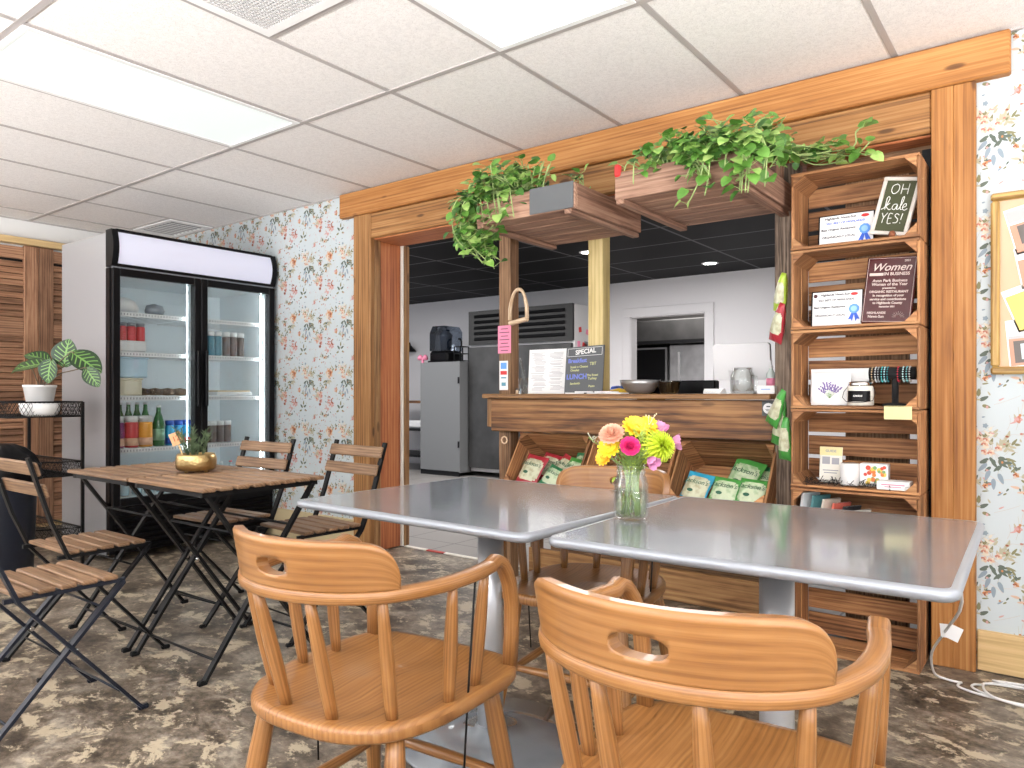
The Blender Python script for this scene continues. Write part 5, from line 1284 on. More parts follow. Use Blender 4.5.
flat(t, 'printed_bird', [(0, r_*.35, r_*.7, r_*.2), (0, -r_*.2, r_*1.1, r_*.08), (0, -r_*.4, r_*.8, r_*.08)], M_['ink'], -.0014)
# menu sheet in acrylic stand
a, c = at_y(527, 368, 3.30), at_y(566.5, 368, 3.30); w_ = c.x-a.x
t = thing('menu_stand', 'white menu sheet in an upright acrylic stand on the counter', 'menu', ((a.x+c.x)/2, 3.31, ZT), (R(-4), 0, 0)); h_ = .245
b = MB(); b.box((0, 0, h_/2), (w_, .003, h_), tone=0); b.build('sheet', M_['paper'], t)
b = MB(); b.box((0, .004, h_/2), (w_+.006, .003, h_+.006), tone=0); b.box((0, .04, .002), (w_, .08, .003), tone=0); b.build('acrylic_holder', M_['acrylic'], t)
rr = random.Random(8); rects = []
for col in (-1, 1):
    z = .92
    while z > .08:
        rects.append((col*w_*.23+(-.01 if rr.random() < .5 else .005), z*h_, w_*rr.uniform(.22, .36), h_*.008)); z -= rr.choice((.028, .028, .05))
flat(t, 'printed_menu', rects, M_['greyink'], -.0019)
# chalkboard
a, c = at_y(569, 368, 3.34), at_y(606, 368, 3.34); w_ = c.x-a.x; h_ = .247
t = thing('chalkboard', 'grey chalkboard listing the SPECIAL, leaning on the yellow-green post', 'sign', ((a.x+c.x)/2+.01, 3.165+.035, ZT), (R(-9), R(-2), 0))
t.location.y = 3.190; t.location.x = (at_y(569, 368, 3.23).x+at_y(606, 368, 3.23).x)/2; w_ = at_y(607, 368, 3.23).x-at_y(569, 368, 3.23).x
b = MB(); b.box((0, 0, h_/2), (w_, .008, h_), bev=.001, tone=0); b.build('board', M_['chalkboard'], t)
y_ = -.0046
lettering(t, 'SPECIAL', .034, .005, h_*.885, M_['chalk'], y_, 0, .0008, R(3)); lettering(t, 'Breakfast', .030, -.042, h_*.70, M_['chalkblue'], y_, 0, .001); lettering(t, 'LUNCH', .036, -.042, h_*.36, M_['chalkblue'], y_, 0, .0012)
lettering(t, 'Steak n Cheese', .017, -.03, h_*.57, M_['chalkyel'], y_); lettering(t, 'Omelet', .017, -.055, h_*.50, M_['chalkyel'], y_); lettering(t, 'TBT', .022, .052, h_*.62, M_['chalkyel'], y_); lettering(t, 'The Roast', .016, .052, h_*.38, M_['chalkyel'], y_); lettering(t, 'Turkey', .018, .052, h_*.31, M_['chalkyel'], y_); lettering(t, 'Sandwich', .016, -.05, h_*.22, M_['chalkyel'], y_); lettering(t, 'Pesto', .016, .05, h_*.15, M_['chalkyel'], y_)
b = MB()
for (c, s) in (((0, -.0044, h_*.80), (w_*.9, .0006, .0018)), ((0, -.0044, h_*.965), (w_*.9, .0006, .0018)), ((-w_*.45, -.0044, h_*.88), (.0018, .0006, h_*.165)), ((w_*.45, -.0044, h_*.88), (.0018, .0006, h_*.165))): b.box(c, s, tone=0)
b.build('chalk_border', M_['chalk'], t)
# leaflets in a low pile
rr = random.Random(6)
for k in range(5):
    p = at_y(575+10*k, 390, 3.19); b = MB(); b.box((0, 0, .003), (.10, .07, .006), Matrix.Rotation(rr.uniform(-.4, .4), 4, 'Z'), bev=.001, tone=0); b.box((0, 0, .0063), (.06, .03, .0006), Matrix.Rotation(rr.uniform(-.4, .4), 4, 'Z'), mat=1, tone=0)
    tag(b.build('leaflet', [M_['paper'], M_['pinkpaper'] if k % 2 else M_['greyink']], loc=(p.x, 3.205, ZT+.0065*(k % 2))), 'white printed leaflet spread below the grey chalkboard', 'leaflet', 'leaflets at the foot of the chalkboard')
p = at_y(617, 380, 3.55)
b = MB(); b.lathe([(0, 0), (.05, .002), (.055, .02), (.04, .04), (0, .045)], 14, wob=lambda a, z: 1+.2*math.sin(3*a), tone=0); tag(b.build('blue_cloth', M_['blue'], loc=(p.x, 3.56, ZT)), 'crumpled blue cloth on the counter behind the chalkboard', 'cloth')
b = MB(); b.tube([(-.05, 0, .012), (0, 0, .018), (.05, .01, .012)], [.010, .013, .008], 10, tone=0); tag(b.build('yellow_tongs', mat('yellow_plastic', (.8, .55, .04), .4), loc=(at_y(619, 386, 3.45).x, 3.45, ZT)), 'yellow plastic handle lying beside the steel bowl', 'utensil')
p = at_y(640, 385, 3.5)
b = MB(); b.lathe([(.045, 0), (.075, .012), (.098, .05), (.104, .072), (.108, .073), (.101, .05), (.072, .016), (0, .01)], 32); tag(b.build('steel_bowl', M_['steel'], loc=(p.x, 3.5, ZT)), 'shiny steel mixing bowl on the counter', 'bowl')
p = at_y(669, 385, 3.45)
b = MB(); b.lathe([(.04, 0), (.045, .006), (.060, .06), (.062, .066), (.058, .066), (.042, .010), (0, .010)], 26); tag(b.build('glass_bowl', glass('olive_glass', (.62, .66, .52), 1.2, .10), loc=(p.x, 3.45, ZT)), 'olive-tinted glass bowl beside the steel bowl', 'bowl')
p = at_y(640, 385, 3.65); b = MB(); b.box((0, 0, .035), (.55, .06, .07), bev=.006, tone=0); tag(b.build('black_tray', M_['blackp'], loc=(at_y(668, 385, 3.66).x, 3.66, ZT)), 'long black tray at the back of the counter', 'tray')
# monitor back
a, c = at_y(713, 360, 3.42), at_y(771, 360, 3.42)
t = thing('computer_monitor', 'back of a white computer monitor on the counter', 'monitor', ((a.x+c.x)/2+.012, 3.42, ZT), (R(8), 0, R(-4))); w_ = c.x-a.x
GW = mat('white_plastic', (.72, .72, .74), .3)
b = MB(); P = rrect(w_, .17, .014); b.prism(P, (0, .010, .152), (1, 0, 0), (0, 0, 1), .02, tone=0); b.build('screen_housing', GW, t)
b = MB(); b.box((.0, -.02, .062), (.105, .012, .124), Matrix.Rotation(.25, 4, 'X'), bev=.003, tone=0); b.box((0, .01, .004), (.12, .10, .008), bev=.003, tone=0); b.build('stand', GW, t)
p = at_y(743, 389, 3.27)
t = thing('mason_jar_mug', 'clear glass jar mug with side handle before the white monitor', 'jar', (p.x, 3.265, ZT), (0, 0, R(-20)))
b = MB(); b.lathe([(.046, .001), (.053, .008), (.054, .082), (.043, .100), (.043, .118), (.040, .118), (.040, .100), (.050, .081), (.049, .012), (0, .010)], 26); b.build('jar', M_['jar'], t)
b = MB(); b.tube([(.053, 0, .08), (.075, 0, .075), (.080, 0, .05), (.073, 0, .027), (.053, 0, .020)], .005, 8); b.build('handle', M_['jar'], t)
lettering(t, 'TIPS', .028, 0, .05, M_['greyink'], -.0555)
p = at_y(714, 389, 3.24); b = MB()
for k in range(5): b.box((0, 0, .003+.0045*k), (.085, .06, .004), Matrix.Rotation(.1*k-.2, 4, 'Z'), tone=0)
tag(b.build('paper_stack', M_['paper'], loc=(p.x, 3.25, ZT)), 'small stack of white paper slips left of the glass jar mug', 'paper stack')
a, c = at_y(757, 387, 3.22), at_y(775, 387, 3.22)
t = thing('card_box', 'small white card holder at the right end of the counter', 'box', ((a.x+c.x)/2, 3.235, ZT)); b = MB(); b.box((0, 0, .018), (c.x-a.x, .04, .036), bev=.002, tone=0); b.build('carton', M_['paper'], t); flat(t, 'printed_line', [(0, .02, .04, .003)], M_['ltblue'], -.0204)
p = at_y(771, 385, 3.33)
t = thing('sanitizer_bottle', 'slim clear pump bottle beside the white monitor', 'bottle', (p.x, 3.33, ZT)); b = MB(); b.lathe([(.018, 0), (.020, .004), (.020, .09), (.010, .105), (.008, .115)], 18); b.build('bottle_body', cmat('clear_gel', (.55, .62, .60), .15), t)
b = MB(); b.lathe([(.009, .115), (.009, .13), (.003, .13), (.003, .145), (.010, .146), (0, .152)], 12); b.build('pump', M_['white'], t); b = MB(); b.lathe([(.0205, .03), (.0205, .07)], 18); b.build('label', M_['pinkpaper'], t)
# tongs / straws and tiny figure
p = at_y(524, 385, 3.42); t = thing('straw_holder', 'clear straws leaning behind the menu sheet', 'straws', (p.x, 3.42, ZT))
for k in range(4): b = MB(); b.tube([(.01*k, 0, .0), (-.03+.006*k, .005, .21-.015*k)], .004, 8); b.build('straw', M_['jar'], t)
b = MB(); b.lathe([(.03, 0), (.032, .09)], 18); b.build('cup', M_['jar'], t)
p = at_y(517.5, 390, 3.22); t = thing('tiny_figurine', 'tiny tan figurine at the foot of the dark brown post', 'figurine', (p.x, 3.215, ZT)); b = MB(); b.lathe([(.009, 0), (.007, .012), (.009, .016), (0, .024)], 10); b.build('body', M_['stirrup'], t); b = MB(); b.lathe([(.010, .022), (.006, .028), (0, .03)], 10); b.build('hat', M_['ink'], t)
# wooden stirrup hanging on the post
a = at_y(519, 325, 3.20)
t = thing('wooden_stirrup', 'pale wooden stirrup hung on the dark brown post', 'stirrup', (a.x, 3.195, a.z), (0, 0, R(-8))); hh = .205
b = MB(); pts = []
for k in range(15):
    f = k/14; an = PI*(1-f); x = .062*math.cos(an); z_ = .04+(hh-.05)*math.sin(an)**.75 if 0 < f < 1 else .03; pts.append((x*(1.05 if z_ < .1 else 1), 0, z_))
b.tube(pts, [.011]*3+[.009]*9+[.011]*3, 10); b.build('bow', M_['stirrup'], t)
b = MB(); b.box((0, 0, .02), (.135, .035, .022), Matrix.Rotation(R(-7), 4, 'Y'), bev=.006); b.build('tread', M_['stirrup'], t)
b = MB(); b.tube([(0, .0, hh-.008), (0, .03, hh+.006), (0, .045, hh+.008)], .003, 6); b.build('nail', M_['black'], t)

# ------------------------------------------------------------------ kitchen behind
t = thing('reach_in_refrigerator', 'tall steel two-door refrigerator with dark louvred top, in the kitchen', 'refrigerator', (-5.22, 7.0, 0)); w_ = 1.54
b = MB(); b.box((0, .42, 1.06), (w_, .74, 2.0), bev=.006, tone=0); b.build('cabinet', mat('pale_enamel', (.60, .59, .59), .4), t)
for s_ in (-1, 1):
    b = MB(); b.box((s_*w_/4, .02, .86), (w_/2-.02, .06, 1.50), bev=.008, tone=0); d_ = b.build('door', M_['darksteel'], t)
    b = MB(); b.bar((s_*.08, -.03, .75), (s_*.08, -.03, 1.1), .03, .03, bev=.006); b.build('handle', M_['chrome'], d_)
b = MB(); b.box((0, .03, 1.85), (w_, .04, .42), tone=0); b.build('grille_panel', M_['louvre'], t)
b = MB()
for k in range(5): b.box((0, .005, 1.71+.07*k), (w_-.2, .02, .035), Matrix.Rotation(-.5, 4, 'X'), tone=0)
b.build('louvres', M_['black'], t)
rr = random.Random(12)
for k in range(9):
    yy, z_ = 7.08+rr.uniform(0, .55), rr.uniform(1.35, 1.95); b = MB(); b.box((0, 0, 0), (.006, rr.uniform(.05, .10), rr.uniform(.05, .10)), Matrix.Rotation(rr.uniform(-.3, .3), 4, 'X'), bev=.002, tone=0)
    tag(b.build('fridge_magnet', (M_['pinkpaper'], M_['red'], M_['grey'])[k % 3], loc=(-5.22+w_/2+.004, yy, z_)), 'small coloured magnet on the side of the steel kitchen refrigerator', 'magnet', 'magnets on the kitchen refrigerator')
t = thing('grey_cabinet', 'plain grey upright cabinet left of the steel kitchen refrigerator', 'cabinet', (-6.34, 7.2, 0))
b = MB(); b.box((0, 0, .74), (.68, .70, 1.39), bev=.006, tone=0); b.build('body', M_['grey'], t)
b = MB(); b.box((0, -.34, .03), (.66, .02, .06), tone=0); b.build('plinth', M_['black'], t)
b = MB(); b.box((.325, -.352, 1.2), (.02, .02, .08), tone=0); b.box((.325, -.352, .4), (.02, .02, .08), tone=0); b.build('hinge', M_['black'], t)
p = at_y(446, 360, 7.1)
t = thing('blender', 'commercial blender in a smoked cover on the grey cabinet', 'blender', (p.x, 7.1, 1.435))
b = MB(); b.box((0, 0, .075), (.32, .32, .15), bev=.03, tone=0); b.box((0, 0, .012), (.34, .34, .024), bev=.006, tone=0); b.build('motor_base', M_['blackp'], t)
b = MB(); P = [(-.15, .15), (.15, .15), (.15, .40), (.10, .47), (-.10, .47), (-.15, .38)]; b.prism(P, (0, .15, 0), (1, 0, 0), (0, 0, 1), .30, tone=0); b.build('smoked_cover', M_['smoke'], t)
b = MB(); b.lathe([(.07, .16), (.085, .34), (.09, .36), (.05, .40), (.05, .43), (0, .43)], 20); b.build('jug', mat('dark_jug', (.05, .06, .08), .2), t)
p = at_y(464, 360, 7.15); t = thing('blender_jug_rack', 'black jug rack beside the smoked blender cover', 'rack', (p.x, 7.1, 1.435)); b = MB()
for dx in (-.05, .05):
    for dy in (-.08, .08): b.bar((dx, dy, 0), (dx, dy, .20), .012, .012)
for z_ in (.02, .11, .2): b.box((0, 0, z_), (.11, .17, .01))
b.build('frame', M_['black'], t); b = MB(); b.tube([(0, 0, .2), (0, 0, .27), (-.02, 0, .30), (-.05, 0, .30)], .012, 8); b.build('spout', M_['black'], t)
p = at_y(424, 358, 7.12); t = thing('pink_bow', 'small pink bow on the left top edge of the grey cabinet', 'bow', (-6.64, 6.86, 1.44)); b = MB()
for s_ in (-1, 1): b.lathe([(0, 0), (.03, .03), (.04, .06), (0, .075)], 10, (0, 0, .04), M=Matrix.Rotation(s_*1.2, 4, 'Y'))
b.build('loops', M_['pinkpaper'], t); b = MB(); b.box((0, 0, .03), (.03, .02, .08), tone=0); b.build('tail', M_['pinkpaper'], t)
t = thing('storage_rack', 'black storage rack seen just inside the left jamb of the opening', 'shelf', (-7.25, 7.3, 0))
b = MB()
for dx in (-.5, .5):
    for dy in (-.25, .25): b.bar((dx, dy, 0), (dx, dy, .92), .03, .03)
b.build('frame', M_['black'], t)
for z_ in (.2, .55, .92): b = MB(); b.box((0, 0, z_), (1.06, .56, .03), tone=0); b.build('shelf', M_['counter'] if z_ > .9 else M_['black'], t)
b = MB(); b.box((-6.98, 7.2, .62), (.3, .3, .10), bev=.02, tone=0); tag(b.build('white_tub', M_['white']), 'white tub on the black kitchen storage rack', 'tub')
b = MB(); b.lathe([(.10, 0), (.09, .02), (.02, .10), (.012, .14)], 16); tag(b.build('wall_lamp', M_['black'], loc=(at_y(411, 345, 7.75).x, 7.72, at_y(411, 352, 7.75).z)), 'small black lamp shade on the kitchen wall beside the jamb', 'lamp')
# room beyond the kitchen doorway
t = thing('range_hood', 'dark steel range hood seen through the kitchen doorway', 'range hood', (-4.2, 9.6, 1.755)); b = MB(); b.box((0, 0, .12), (2.6, .9, .32), bev=.01, tone=0); b.build('canopy', M_['darksteel'], t); b = MB(); b.box((0, -.455, -.02), (2.6, .02, .04), tone=0); b.build('rim', M_['black'], t); b = MB(); b.box((.55, -.47, .06), (.04, .01, .03), tone=0); b.build('switch', M_['red'], t)
t = thing('steel_oven', 'stainless steel oven with dark door beyond the kitchen doorway', 'oven', (-4.9, 9.7, 0)); b = MB(); b.box((0, 0, .84), (1.0, .7, 1.68), bev=.01, tone=0); b.build('body', M_['steel'], t); b = MB(); b.box((0.12, -.36, 1.15), (.72, .02, 1.0), tone=0); b.build('oven_door', M_['blackp'], t)
t = thing('steel_upright_cooler', 'stainless steel upright cabinet beyond the kitchen doorway', 'cabinet', (-4.0, 9.7, 0)); b = MB(); b.box((0, 0, .85), (.72, .7, 1.70), bev=.01, tone=0); b.build('body', M_['steel'], t); b = MB(); b.bar((-.2, -.38, .9), (-.2, -.38, 1.6), .03, .03); b.build('handle', M_['chrome'], t)

# ------------------------------------------------------------------ flowers in a jar
JX, JY, JZ = -.862, 1.628, .7225
t = thing('flower_jar', 'clear glass jar of cut flowers where the two grey tables meet', 'jar', (JX, JY, JZ))
b = MB(); b.lathe([(.030, .0005), (.038, .004), (.0405, .014), (.0405, .088), (.036, .104), (.033, .110), (.033, .116), (.0345, .117), (.0345, .121), (.033, .122), (.033, .128), (.0345, .129), (.0345, .136), (.031, .137)], 32); b.lathe([(.031, .137), (.0305, .112), (.037, .088), (.037, .014), (.033, .009), (0, .008)], 32); b.v = [Vector((q.x*1.06, q.y*1.06, q.z)) for q in b.v]; b.build('glass', M_['jar'], t)
b = MB(); b.lathe([(.0365, .010), (.0365, .075), (0, .075)], 28); b.build('water', glass('stem_water', (.80, .86, .66), .4, .02), t)
gst = mat('flower_stem', (.25, .36, .08), .5)
def flower(name, label, cat, tip, seed, build, sr=.0022):
    rr = random.Random(seed); tip = Vector(tip); t = thing(name, label, cat, (JX, JY, JZ+.009))
    a = rr.uniform(0, 6.28); foot = Vector((.024*math.cos(a), .024*math.sin(a), .004)); neck = Vector((tip.x*.3, tip.y*.3, .125)); neck.x = max(-.026, min(.026, neck.x)); neck.y = max(-.026, min(.026, neck.y))
    b = MB(); P = [foot, foot.lerp(neck, .5)+Vector((0, 0, 0)), neck, neck.lerp(tip, .5)+Vector((0, 0, .006)), tip]; b.tube(P, sr, 6, tone=0); b.build('stem', gst, t)
    build(t, tip, rr, (tip-neck).normalized()); return t
def petals(b, c, ax, n, r, wdt, elev, m=0, curl=0.0, off=0.0, tone=0):
    x, y, z = frame_z(ax)
    for k in range(n):
        a = 2*PI*k/n+off; d = (x*math.cos(a)+y*math.sin(a))*math.cos(elev)+z*math.sin(elev); u = z*math.cos(elev)-(x*math.cos(a)+y*math.sin(a))*math.sin(elev); s = d.cross(u); p = Vector(c)
        b0 = len(b.v)
        for (f, w_, h) in ((0, .35, 0), (.35, .9, .0), (.75, 1, curl*.5), (1.0, .45, curl)):
            q = p+d*(r*f)+u*(r*h); b.v += [q+s*(wdt*w_/2)+u*(r*.06), q, q-s*(wdt*w_/2)+u*(r*.06)]
        for i in range(3):
            for j in (0, 1): b.face([b0+i*3+j, b0+i*3+j+1, b0+(i+1)*3+j+1, b0+(i+1)*3+j], [(0, 0)]*4, tone, m, True)
YEL = mat('yellow_petal', (.86, .62, .03), .5); YEC = mat('yellow_centre', (.55, .42, .02), .7); GRN = mat('chartreuse_petal', (.62, .75, .05), .5); HOT = mat('hot_pink_petal', (.80, .05, .25), .5); PEA = mat('peach_petal', (.85, .50, .36), .55); MAU = mat('mauve_petal', (.70, .28, .50), .5); FERN = mat('feathery_green', (.40, .52, .08), .6); ORY = mat('amber_petal', (.86, .48, .03), .5)
def daisy(r, m):
    def f(t, tip, rr, ax):
        ax = (ax*.6+Vector((.45+rr.uniform(-.2, .2), -.65, .25))).normalized(); b = MB(); petals(b, tip, ax, 14, r, r*.40, .15); petals(b, tip+ax*.003, ax, 12, r*.8, r*.36, .45, off=.2); b.build('petals', m, t); b = MB(); x, y, z = frame_z(ax); b.lathe([(r*.30, .003), (r*.26, .008), (0, .011)], 12, tip, M=Matrix((x, y, z)).transposed()); b.build('centre', YEC, t)
    return f
def pompon(r, m, layers, n0, elev0=-.2, wf=.42, aim=(0, -.6, .5), curl=.1):
    def f(t, tip, rr, ax):
        ax = (ax*.5+Vector(aim)).normalized(); b = MB()
        for q in range(layers): fr_ = q/(layers-1); petals(b, tip+ax*(r*.28*fr_), ax, max(5, int(n0*(1-.55*fr_))), r*(1-.55*fr_), r*wf*(1-.3*fr_), elev0+(1.45-elev0)*fr_, curl=curl, off=q*.37)
        b.build('petals', m, t)
    return f
def spray(m, n, l):
    def f(t, tip, rr, ax):
        b = MB()
        for k in range(n):
            f_ = rr.uniform(.0, 1); p = tip-Vector(ax)*(l*f_); d = Vector((rr.uniform(-1, 1), rr.uniform(-1, 1), rr.uniform(.3, 1.4))).normalized()*rr.uniform(.012, .03); b.tube([p, p+d], [.0008, .0005], 4, cap=False); b.lathe([(0, -.0022), (.0022, 0), (0, .0025)], 5, p+d)
        b.build('spray', m, t)
    return f
CR, CF = Vector((math.cos(YAW), math.sin(YAW), 0)), Vector((math.sin(YAW), -math.cos(YAW), 0))     # along the tables' diagonal, and square to it
def fp(a, b_, z_): v = CR*(a*.88-.004)+CF*b_*.9; return (v.x, v.y, .13+(z_-.13)*.86)
def ai(a, b_, z_): v = CR*a+CF*b_; return (v.x, v.y, z_)
flower('yellow_daisy', 'bright yellow daisy at the top centre of the jar bouquet', 'flower', fp(.018, .0, .232), 1, daisy(.036, YEL))
flower('yellow_daisy', 'bright yellow daisy at the top right, behind the green sprays', 'flower', fp(.058, -.02, .236), 2, daisy(.030, YEL))
flower('yellow_daisy', 'yellow daisy at the left, beside the hot pink bloom', 'flower', fp(-.060, .025, .176), 3, daisy(.030, YEL))
flower('yellow_daisy', 'small amber daisy lowest at the left of the bouquet', 'flower', fp(-.074, .02, .148), 4, daisy(.023, ORY))
flower('ranunculus', 'round hot pink bloom in the middle of the bouquet', 'flower', fp(-.008, .055, .180), 5, pompon(.026, HOT, 6, 10, .1, .75, ai(0, 1, .2), .3))
flower('carnation', 'pale peach carnation at the upper left of the bouquet', 'flower', fp(-.052, .02, .212), 6, pompon(.032, PEA, 7, 16, -.1, .45, ai(-.2, .8, .5), .25))
flower('spider_mum', 'large chartreuse spider mum drooping at the right of the jar', 'flower', fp(.078, .02, .180), 7, pompon(.054, GRN, 8, 26, -.75, .16, ai(.75, .55, .0), -.2), .003)
flower('lily_bud', 'mauve pink flower at the upper right of the bouquet', 'flower', fp(.085, -.02, .212), 8, pompon(.036, MAU, 2, 4, .9, .7, ai(.3, .2, .8), .2))
flower('lily_bud', 'mauve pink flower at the far right, above the spider mum', 'flower', fp(.118, -.02, .186), 9, pompon(.034, MAU, 2, 4, .7, .7, ai(.8, .3, -.1), .2))
flower('lily_bud', 'mauve pink petal drooping over the jar rim at right', 'flower', fp(.044, .045, .150), 10, pompon(.034, MAU, 2, 3, .9, .7, ai(.3, .4, -.8), .1))
rr = random.Random(31)
for k in range(16): flower('goldenrod_sprig', 'feathery green-yellow filler sprig in the jar bouquet', 'flower', fp(rr.uniform(-.01, .062), rr.uniform(-.03, .045), rr.uniform(.175, .235)), 20+k, spray(FERN, 70, .085), .0014)['group'] = 'filler sprigs in the bouquet'
for k in range(5): flower('leafy_sprig', 'small dark leafy sprig low in the jar bouquet', 'flower', fp(rr.uniform(-.03, .03), rr.uniform(.0, .05), rr.uniform(.145, .165)), 60+k, spray(gst, 50, .05), .0016)['group'] = 'leafy sprigs in the bouquet'
flower('dry_sprig', 'thin pale dry sprig reaching out left from the bouquet', 'flower', fp(-.115, .0, .205), 40, spray(mat('dry_sprig', (.55, .55, .42), .7), 30, .10), .0012)
flower('dry_sprig', 'tiny cream sprig tip at the very top of the bouquet', 'flower', fp(.066, -.02, .255), 41, spray(mat('cream_sprig', (.80, .72, .50), .7), 18, .03), .0012)

# ------------------------------------------------------------------ plant stand, potted plant, bin
sx, sy = -4.74, 1.60
t = thing('wire_plant_stand', 'black three-tier wire plant stand beside the fridge', 'plant stand', (sx-.33, sy, 0))
MESH = M_['black']
for (dx, dy) in ((.38, .34), (-.42, .34), (.38, -.26), (-.42, -.26)):
    if dy < 0: continue
    b = MB(); b.bar((dx, dy, 0), (dx, dy, .985), .016, .016); b.build('leg', MESH, t)
def tier(z, hgt, arc):
    b = MB(); n = 22
    if arc: P = [(-.42+.80*k/n, .34-.46*math.sin(PI*k/n)**.8) for k in range(n+1)]
    else: P = [(.38, .34), (.38, -.05), (-.42, -.05), (-.42, .34)]
    Q = [Vector((p[0], p[1], 0)) for p in P]
    for zz_ in (z, z+hgt): b.tube([q+Vector((0, 0, zz_)) for q in Q]+[Q[0]+Vector((0, 0, zz_))], .005, 6)
    Lk = []; 
    for i in range(len(Q)):
        a, c = Q[i], Q[(i+1) % len(Q)]; m = max(1, int((c-a).length/.022))
        for k in range(m): Lk.append(a.lerp(c, k/m))
    for i in range(len(Lk)):
        for sgn in (-2, 2): b.bar(Lk[i]+Vector((0, 0, z)), Lk[(i+sgn) % len(Lk)]+Vector((0, 0, z+hgt)), .002, .002)
    b.build('basket_rim', MESH, t)
    b = MB(); x = -.42
    for k in range(38):
        xx = -.42+.80*k/37; yy = (.34-.46*math.sin(PI*k/37)**.8) if arc else -.05
        if .34-yy > .01: b.bar((xx, .34, z), (xx, yy, z), .002, .002)
    for k in range(14):
        yy = .34-.46*k/14
        if not arc and yy < -.05: break
        if arc:
            s_ = ((.34-yy)/.46)**(1/.8); k0 = math.asin(min(1, s_))/PI; b.bar((-.42+.8*k0, yy, z), (.38-.8*k0, yy, z), .002, .002)
        else: b.bar((-.42, yy, z), (.38, yy, z), .002, .002)
    b.build('basket_floor', MESH, t)
tier(.90, .085, False); tier(.545, .085, True); tier(.16, .075, True)
pp = at_y(36, 412, 1.72)
t = thing('plant_pot', 'white plastic plant pot with deep saucer in the wire stand', 'pot', (pp.x, 1.74, .9045))
b = MB(); b.lathe([(.07, .0), (.088, .008), (.098, .03), (.104, .072), (.100, .074), (.08, .045), (0, .04)], 32); b.build('saucer', M_['paper'], t)
b = MB(); b.lathe([(.062, .045), (.082, .165), (.086, .166), (.086, .18), (.080, .18), (.076, .165), (0, .16)], 32); b.build('pot', M_['paper'], t)
b = MB(); b.lathe([(.077, .158), (0, .166)], 24); b.build('soil', M_['soil'], t)
cal = mat('striped_leaf', (.1, .2, .05), .4); uv = N(cal, 'ShaderNodeUVMap', uv_map='grain'); sp = N(cal, 'ShaderNodeSeparateXYZ'); L(cal, uv.outputs[0], sp.inputs[0])
av = math_n(cal, 'ABSOLUTE', sp.outputs[1]); ph_ = math_n(cal, 'SUBTRACT', sp.outputs[0], math_n(cal, 'MULTIPLY', av, .55)); sn = math_n(cal, 'SINE', math_n(cal, 'MULTIPLY', ph_, 42.0))
edge = math_n(cal, 'GREATER_THAN', av, .36); mid = math_n(cal, 'LESS_THAN', av, .035); st = math_n(cal, 'MAXIMUM', math_n(cal, 'MULTIPLY', sn, math_n(cal, 'SUBTRACT', 1.0, edge)), mid)
rcal = ramp(cal, st, [(.45, (.012, .038, .012)), (.85, (.15, .30, .07))]); L(cal, rcal.outputs[0], bsdf(cal).inputs['Base Color'])
t = thing('striped_plant', 'potted plant with broad striped leaves in the white pot', 'plant', (pp.x, 1.74, 1.065))
bl, bs = MB(), MB(); base = Vector((0, 0, 0))
def big_leaf(u, v, Y, ang, l, w_, nrm):
    c = at_y(u, v, Y)-Vector((pp.x, 1.74, 1.065)); right = Vector((math.cos(YAW), math.sin(YAW), 0)); d = (right*math.cos(ang)+Vector((0, 0, 1))*math.sin(ang)).normalized()
    n_ = Vector(nrm); n_ = (n_-d*n_.dot(d)).normalized(); x = d.cross(n_); o = c-d*(l/2)
    def fn(a, q):
        wv_ = w_*.74*math.sin(PI*min(1, a*.97+.02))**.62*(1.06-.25*a); s_ = (q-.5)*2
        return o+d*(l*a)+x*(wv_*s_)+n_*(abs(s_)*wv_*.16-.16*l*(a-.4)**2)
    bl.grid(fn, 12, 6, uvf=lambda a, q: (a, (q-.5)*.95))
    st_ = base+Vector((0, 0, 0)); bs.tube([st_, st_.lerp(o, .5)+Vector((0, 0, .03)), o], .003, 6)
    bs.tube([o, o+d*l*.1], .003, 5)
big_leaf(66, 353, 1.72, R(80), .155, .115, (.5, -.75, .3)); big_leaf(49, 371, 1.66, R(-100), .135, .095, (.4, -.8, .35)); big_leaf(29, 366, 1.68, R(190), .20, .10, (.2, -.55, .8)); big_leaf(86, 362, 1.72, R(-35), .19, .095, (.35, -.5, .75)); big_leaf(92, 377, 1.70, R(-55), .12, .06, (.6, -.6, .3)); big_leaf(37, 357, 1.76, R(165), .15, .08, (.2, -.5, .8)); big_leaf(18, 368, 1.72, R(215), .12, .06, (.1, -.6, .7))
bl.build('leaves', cal, t); bs.build('stems', mat('purple_stem', (.12, .09, .05), .5), t)
# black bin with a bunched liner
bp_ = at_z(2, 585, 0)
t = thing('waste_bin', 'tall black bin with a bunched liner at the left picture edge', 'bin', (bp_.x-.02, bp_.y, 0))
b = MB(); b.lathe([(.145, 0), (.15, .01), (.17, .60), (.175, .62)], 32); b.build('bin_body', M_['navy'], t)
b = MB(); b.lathe([(.178, .56), (.186, .60), (.185, .64), (.15, .70), (.11, .74), (.06, .76), (0, .765)], 40, wob=lambda a, z: 1+.06*math.sin(9*a+z*40)+.05*math.sin(17*a-z*70)); b.build('liner', M_['blackp'], t)

